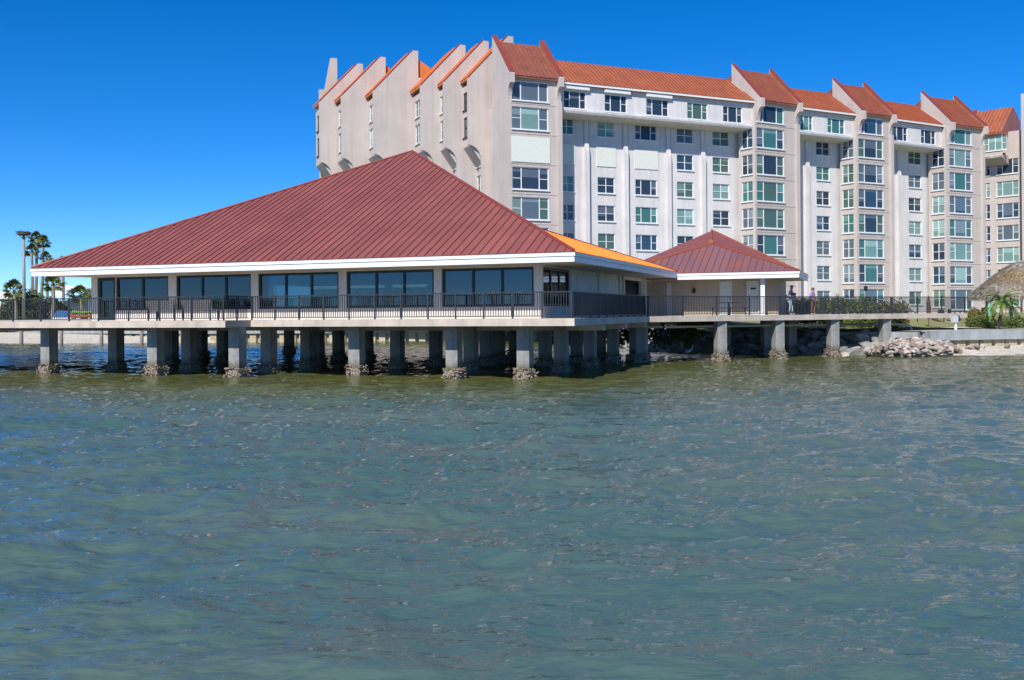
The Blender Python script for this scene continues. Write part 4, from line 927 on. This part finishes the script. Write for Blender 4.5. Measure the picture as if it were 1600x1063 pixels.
rocks(sp, RP, 'pale pinkish rock in the sunlit heap at the seawall end', 'pale rocks heaped at the seawall end', .22, .58)
sp = []
Ur, Lr = resample(UP, 80), resample(LO, 80)
for _ in range(3000):
    k = random.randrange(16, 80); t = random.random()**.8*.8; x, y, z = (Ur[k][c]+(Lr[k][c]-Ur[k][c])*t for c in range(3))
    z = Ur[k][2]+(Lr[k][2]-Ur[k][2])*(t**.8)
    if len(sp) < 150 and z > -.2 and all(math.dist((x, y), q[:2]) > .55 for q in sp): sp.append((x, y, z+.1))
rocks(sp, RG, 'grey boulder of the shaded bank under the bridge', 'grey boulders under the bridge', .7, 1.25)
sp = [(LF.p(random.uniform(2, 30), random.uniform(-1.2, -.5), 0)) for _ in range(40)]
rocks([(q.x, q.y, .36) for q in sp], RP, 'small pale rock at the foot of the right seawall', 'small rocks along the right seawall foot', .25, .5)
# dark vegetation hanging over the bank beneath the lodge
for i, (s, d) in enumerate(((3.2, 12.2), (6.0, 9.6), (8.4, 7.8))):
    q = BF.p(s, d, 0); shrub((q.x, q.y, .9), [((-.8, 0, .3), (1.0, .7, .7)), ((.6, .1, .35), (1.0, .7, .75))], 1500, .12, 'leaf_dark', ['dark bush on the bank behind the first bridge pile', 'dark bush on the bank between the first two bridge piles', 'dark bush on the bank behind the second bridge pile'][i], seed=80+i)

# ------------------------------------------------------------------ furniture on the decks
def bench(q, rz, label):
    t = thing('bench', q, label, 'bench', 'benches on the terrace', rz); f0 = Fr((0, 0), (1, 0))
    def part(name, g, m): o = link(name, g.mesh(name, m), t); o.location = (0, 0, 0); return o
    for k in range(5): part('seat_slat', MB().box(f0, -.85, .85, -.30+.12*k, -.20+.12*k, .43, .46), 'bench_mesh')
    for k in range(5): part('back_slat', MB().box(f0, -.85, .85, .30+.015*k, .33+.015*k, .50+.09*k, .575+.09*k), 'bench_mesh')
    for x in (-.78, .74):
        part('leg', MB().box(f0, x, x+.05, -.28, -.22, 0, .43), 'black_metal'); part('leg', MB().box(f0, x, x+.05, .30, .36, 0, .98), 'black_metal')
        part('armrest', MB().tube([(x+.02, .33, .68), (x+.02, -.1, .70), (x+.02, -.32, .64), (x+.02, -.30, .44)], .025, 6), 'black_metal')
    return t
bench(W(-20.0, .1, ZD), PF.ang()+math.pi, 'left bench with mesh back behind the terrace railing')
bench(W(-18.0, .1, ZD), PF.ang()+math.pi, 'right bench with mesh back behind the terrace railing')
def picnic(q, rz):
    t = thing('picnic_table', q, 'dark metal mesh picnic table under the lodge eave', 'table', None, rz); f0 = Fr((0, 0), (1, 0))
    def part(name, g, m='black_metal'): o = link(name, g.mesh(name, m), t); o.location = (0, 0, 0); return o
    part('table_top', MB().box(f0, -.6, .6, -.6, .6, .72, .755)); part('pedestal', MB().tube([(0, 0, 0), (0, 0, .72)], .05, 8))
    for dx, dy in ((1, 0), (-1, 0), (0, 1), (0, -1)):
        f = Fr((0, 0), (dx, dy)); part('seat', MB().box(f, .75, 1.1, -.45, .45, .42, .455)); part('support', MB().tube([(0, 0, .2), (dx*.92, dy*.92, .2), (dx*.92, dy*.92, .42)], .03, 6)); part('leg', MB().tube([(dx*.95, dy*.95, 0), (dx*.95, dy*.95, .2)], .03, 6))
picnic(W(3.15, 20.6, ZD), PF.ang()+.2)
# stair rail, folded parasol, dining set, grill post and sign near the bridge end
st = thing('stair_railing', BF.p(24.0, 3.6, ZD), 'sloping stair handrail going down to the lawn', 'railing')
for d in (3.0, 4.3):
    g = MB(); g.tube([BF.p(22.8, d, ZD+1.08), BF.p(26.4, d+.6, ZD-.1)], .035, 6); g.build('handrail', 'rail_metal', st)
    g = MB(); g.tube([BF.p(22.8, d, ZD+.75), BF.p(26.0, d+.55, ZD-.25)], .02, 6); g.build('lower_rail', 'rail_metal', st)
    for s in (0, .5, 1): 
        g = MB(); q = BF.p(22.8+3.5*s, d+.6*s, 0); g.tube([(q.x, q.y, ZD-.6*s), (q.x, q.y, ZD+1.08-1.15*s)], .03, 6); g.build('post', 'rail_metal', st)
q = Vector(by_px(1451, 491, 68)); t = thing('parasol', q, 'closed brown parasol standing behind the bridge railing', 'parasol')
g = MB(); g.tube([q, q+Vector((0, 0, 2.15))], .03, 8); g.build('pole', 'bark_dark', t); g = MB(); g.tube([q+Vector((0, 0, z)) for z in (.55, .75, 1.2, 1.7, 2.05, 2.2)], [.10, .17, .14, .12, .09, .02], 8); g.build('canopy', 'umbrella_brown', t)
g = MB(); g.tube([q+Vector((.05, 0, .9)), q+Vector((.35, -.1, .55)), q+Vector((.8, -.1, .38))], [.14, .13, .05], 8); g.build('loose_cover', 'umbrella_brown', t)
def dining(px, d, label):
    q = Vector(by_px(px, 491, d)); t = thing('dining_table', q, label, 'table', 'patio tables behind the bridge end'); f = Fr((q.x, q.y), (1, .2)); z = q.z
    g = MB(); g.box(f, -.6, .6, -.4, .4, z+.70, z+.74); g.build('table_top', 'black_metal', t)
    for a, b in ((-.52, -.33), (.52, -.33), (.52, .33), (-.52, .33)): g = MB(); g.box(f, a-.03, a+.03, b-.03, b+.03, z, z+.70); g.build('leg', 'black_metal', t)
dining(1505, 76, 'dark patio table in front of the rightmost tower'); 
def chair(px, d, rz, label):
    q = Vector(by_px(px, 491, d)); t = thing('chair', q, label, 'chair', 'patio chairs behind the bridge end', rz); f0 = Fr((0, 0), (1, 0))
    def part(n_, g): o = link(n_, g.mesh(n_, 'black_metal'), t); o.location = (0, 0, 0)
    part('seat', MB().box(f0, -.25, .25, -.25, .25, .42, .46)); part('backrest', MB().box(f0, -.25, .25, .22, .26, .46, .95))
    for a in (-.22, .22):
        for b in (-.22, .22): part('leg', MB().box(f0, a-.02, a+.02, b-.02, b+.02, 0, .42))
chair(1488, 75, .6, 'dark patio chair left of the patio table'); chair(1470, 74, -.5, 'dark patio chair nearest the brown parasol')
q = LF.p(3.2, .9, 0); q.z = lawn_z(q.x, q.y); t = thing('sign_post', q, 'white post with small grey box on the seawall top', 'sign'); f = Fr((q.x, q.y), LF.e)
g = MB(); g.box(f, -.06, .06, -.05, .05, q.z-.1, q.z+.55); g.build('post', 'white_paint', t); g = MB(); g.box(f, -.28, .1, -.12, .1, q.z+.55, q.z+.98); g.build('box', 'sign_grey', t); g = MB(); g.box(f, .1, .24, -.1, .08, q.z+.6, q.z+1.0); g.build('dark_side', 'cloth_navy', t)
q = Vector(by_px(1353, 488, 74)); t = thing('garden_lamp', q, 'black lantern post behind the flowering hedge', 'lamp')
g = MB(); g.tube([q, q+Vector((0, 0, 2.3))], .035, 8); g.build('post', 'black_metal', t); g = MB(); g.tube([q+Vector((0, 0, z)) for z in (2.3, 2.38, 2.62, 2.72)], [.06, .13, .15, .04], 8); g.build('lantern', 'black_metal', t)

# ------------------------------------------------------------------ people and birds
def skin_obj(name, verts, edges, radii, m, parent, sub=1, root=0):
    me = bpy.data.meshes.new(name); me.from_pydata(verts, edges, []); o = link(name, me, parent); o.location = (0, 0, 0)
    sm = o.modifiers.new('skin', 'SKIN'); sm.use_smooth_shade = True
    for i, r in enumerate(radii): me.skin_vertices[0].data[i].radius = (r, r) if not isinstance(r, tuple) else r
    for i in range(len(verts)): me.skin_vertices[0].data[i].use_root = (i == root)
    ss = o.modifiers.new('sub', 'SUBSURF'); ss.levels = sub; ss.render_levels = sub
    me.materials.append(M[m]); return o
def person(q, rz, label, h, shirt, trousers, cap=None, shorts=False, arm=0.0):
    t = thing('person', q, label, 'person', None, rz); k = h/1.75
    S = lambda v: tuple(x*k for x in v)
    J = dict(pel=(0, 0, .95), chest=(.02, 0, 1.28), neck=(.02, 0, 1.47), head0=(.03, 0, 1.55), head=(.045, 0, 1.64), top=(.04, 0, 1.73))
    for s, n in ((1, 'l'), (-1, 'r')):
        J.update({n+'hip': (0, .10*s, .90), n+'knee': (.04*s, .11*s, .49), n+'ank': (.06*s-.02, .11*s, .09), n+'toe': (.06*s+.15, .13*s, .04),
                  n+'sh': (.0, .205*s, 1.39), n+'elb': (-.09+arm*.03, .30*s, 1.13), n+'wr': (.10+arm*.15, .24*s, .90+arm*.1), n+'hand': (.15+arm*.15, .23*s, .82+arm*.12)})
    names = list(J); ix = {n: i for i, n in enumerate(names)}
    E_ = [('pel', 'chest'), ('chest', 'neck'), ('neck', 'head0'), ('head0', 'head'), ('head', 'top')]
    for n in 'lr': E_ += [('pel', n+'hip'), (n+'hip', n+'knee'), (n+'knee', n+'ank'), (n+'ank', n+'toe'), ('chest', n+'sh'), (n+'sh', n+'elb'), (n+'elb', n+'wr'), (n+'wr', n+'hand')]
    Rd = dict(pel=.145, chest=.165, neck=.06, head0=.08, head=.10, top=.07)
    for n in 'lr': Rd.update({n+'hip': .105, n+'knee': .068, n+'ank': .048, n+'toe': .045, n+'sh': .078, n+'elb': .052, n+'wr': .036, n+'hand': .042})
    skin_obj('body', [S(J[n]) for n in names], [(ix[a], ix[b]) for a, b in E_], [Rd[n]*k for n in names], 'skin', t)
    def cloth(name, chain, grow, m):
        nn = []; [nn.append(x) for e_ in chain for x in e_ if x not in nn]; i2 = {n: i for i, n in enumerate(nn)}
        skin_obj(name, [S(J[n]) for n in nn], [(i2[a], i2[b]) for a, b in chain], [(Rd[n]+grow)*k for n in nn], m, t)
    cloth('shirt', [('pel', 'chest'), ('chest', 'lsh'), ('chest', 'rsh'), ('lsh', 'lelb'), ('rsh', 'relb')], .025, shirt)
    cloth('trousers', [('pel', 'lhip'), ('pel', 'rhip'), ('lhip', 'lknee'), ('rhip', 'rknee')] + ([] if shorts else [('lknee', 'lank'), ('rknee', 'rank')]), .022, trousers)
    for n in 'lr': cloth('shoe', [(n+'ank', n+'toe')], .012, 'white_paint')
    g = MB(); c = Vector(S(J['head'])); 
    if cap:
        g.tube([c+Vector((-.005, 0, z*k)) for z in (.02, .07, .11, .125)], [.105*k, .108*k, .085*k, .02*k], 12); g.prism([c+Vector((x*k, y*k, .03*k)) for x, y in ((.08, -.07), (.16, -.05), (.18, 0), (.16, .05), (.08, .07))], (0, 0, .015*k)); 
        o = link('cap', g.mesh('cap', cap), t); o.location = (0, 0, 0)
    else:
        g.tube([c+Vector((x*k, 0, z*k)) for x, z in ((-.05, -.07), (-.035, .0), (-.01, .07), (.0, .12))], [.06*k, .10*k, .10*k, .03*k], 12); o = link('hair', g.mesh('hair', 'hair', smooth=True), t); o.location = (0, 0, 0)
    return t
MP = BF.p(BF.a(1236, .75, 470), .75, ZD)
pm = person(MP, R(-25), 'person in cap, pale blue shirt and light trousers walking on the bridge', 1.74, 'cloth_blue', 'cloth_pale', 'cloth_khaki', arm=1.0)
ob = MB(); k0 = Vector((.06, -.30, .62)); ob.prism([k0+Vector((0, 0, 0)), k0+Vector((.24, 0, 0)), k0+Vector((.26, 0, .42)), k0+Vector((-.02, 0, .42))], (0, .1, 0))
bgq = thing('jacket', MP, 'dark jacket held in front of the person in the cap', 'jacket', None, R(-25)); o = link('cloth', ob.mesh('cloth', 'cloth_navy'), bgq); o.location = (0, 0, .25)
person(BF.p(BF.a(1270, .9, 470), .9, ZD), R(-35), 'person in purple shirt and rust trousers standing at the bridge rail', 1.62, 'cloth_purple', 'cloth_rust', None, arm=.3)
def egret(q, rz, label):
    t = thing('egret', q, label, 'bird', 'white egrets under the bridge', rz)
    vs_ = [(0, 0, .34), (.16, 0, .42), (-.18, 0, .33), (-.34, 0, .27), (.24, 0, .52), (.20, 0, .64), (.27, 0, .74), (.33, 0, .75)]
    skin_obj('body', vs_, [(0, 1), (0, 2), (2, 3), (1, 4), (4, 5), (5, 6), (6, 7)], [.10, .06, .08, .02, .03, .025, .035, .012], 'feather', t)
    for y in (-.04, .04):
        g = MB(); g.tube([(.02, y, 0), (.0, y, .18), (.02, y, .32)], .012, 5); o = link('leg', g.mesh('leg', 'black_metal'), t); o.location = (0, 0, 0)
    g = MB(); g.tube([(.33, 0, .75), (.46, 0, .73)], [.014, .004], 5); o = link('beak', g.mesh('beak', 'kayak_orange'), t); o.location = (0, 0, 0)
q = ground_pt(1032, 556, ZW); egret((q.x, q.y, -.12), 2.6, 'white egret wading left of the first bridge pile')
q = ground_pt(1077, 557, ZW); egret((q.x, q.y, -.12), .4, 'white egret wading close to the first bridge pile')
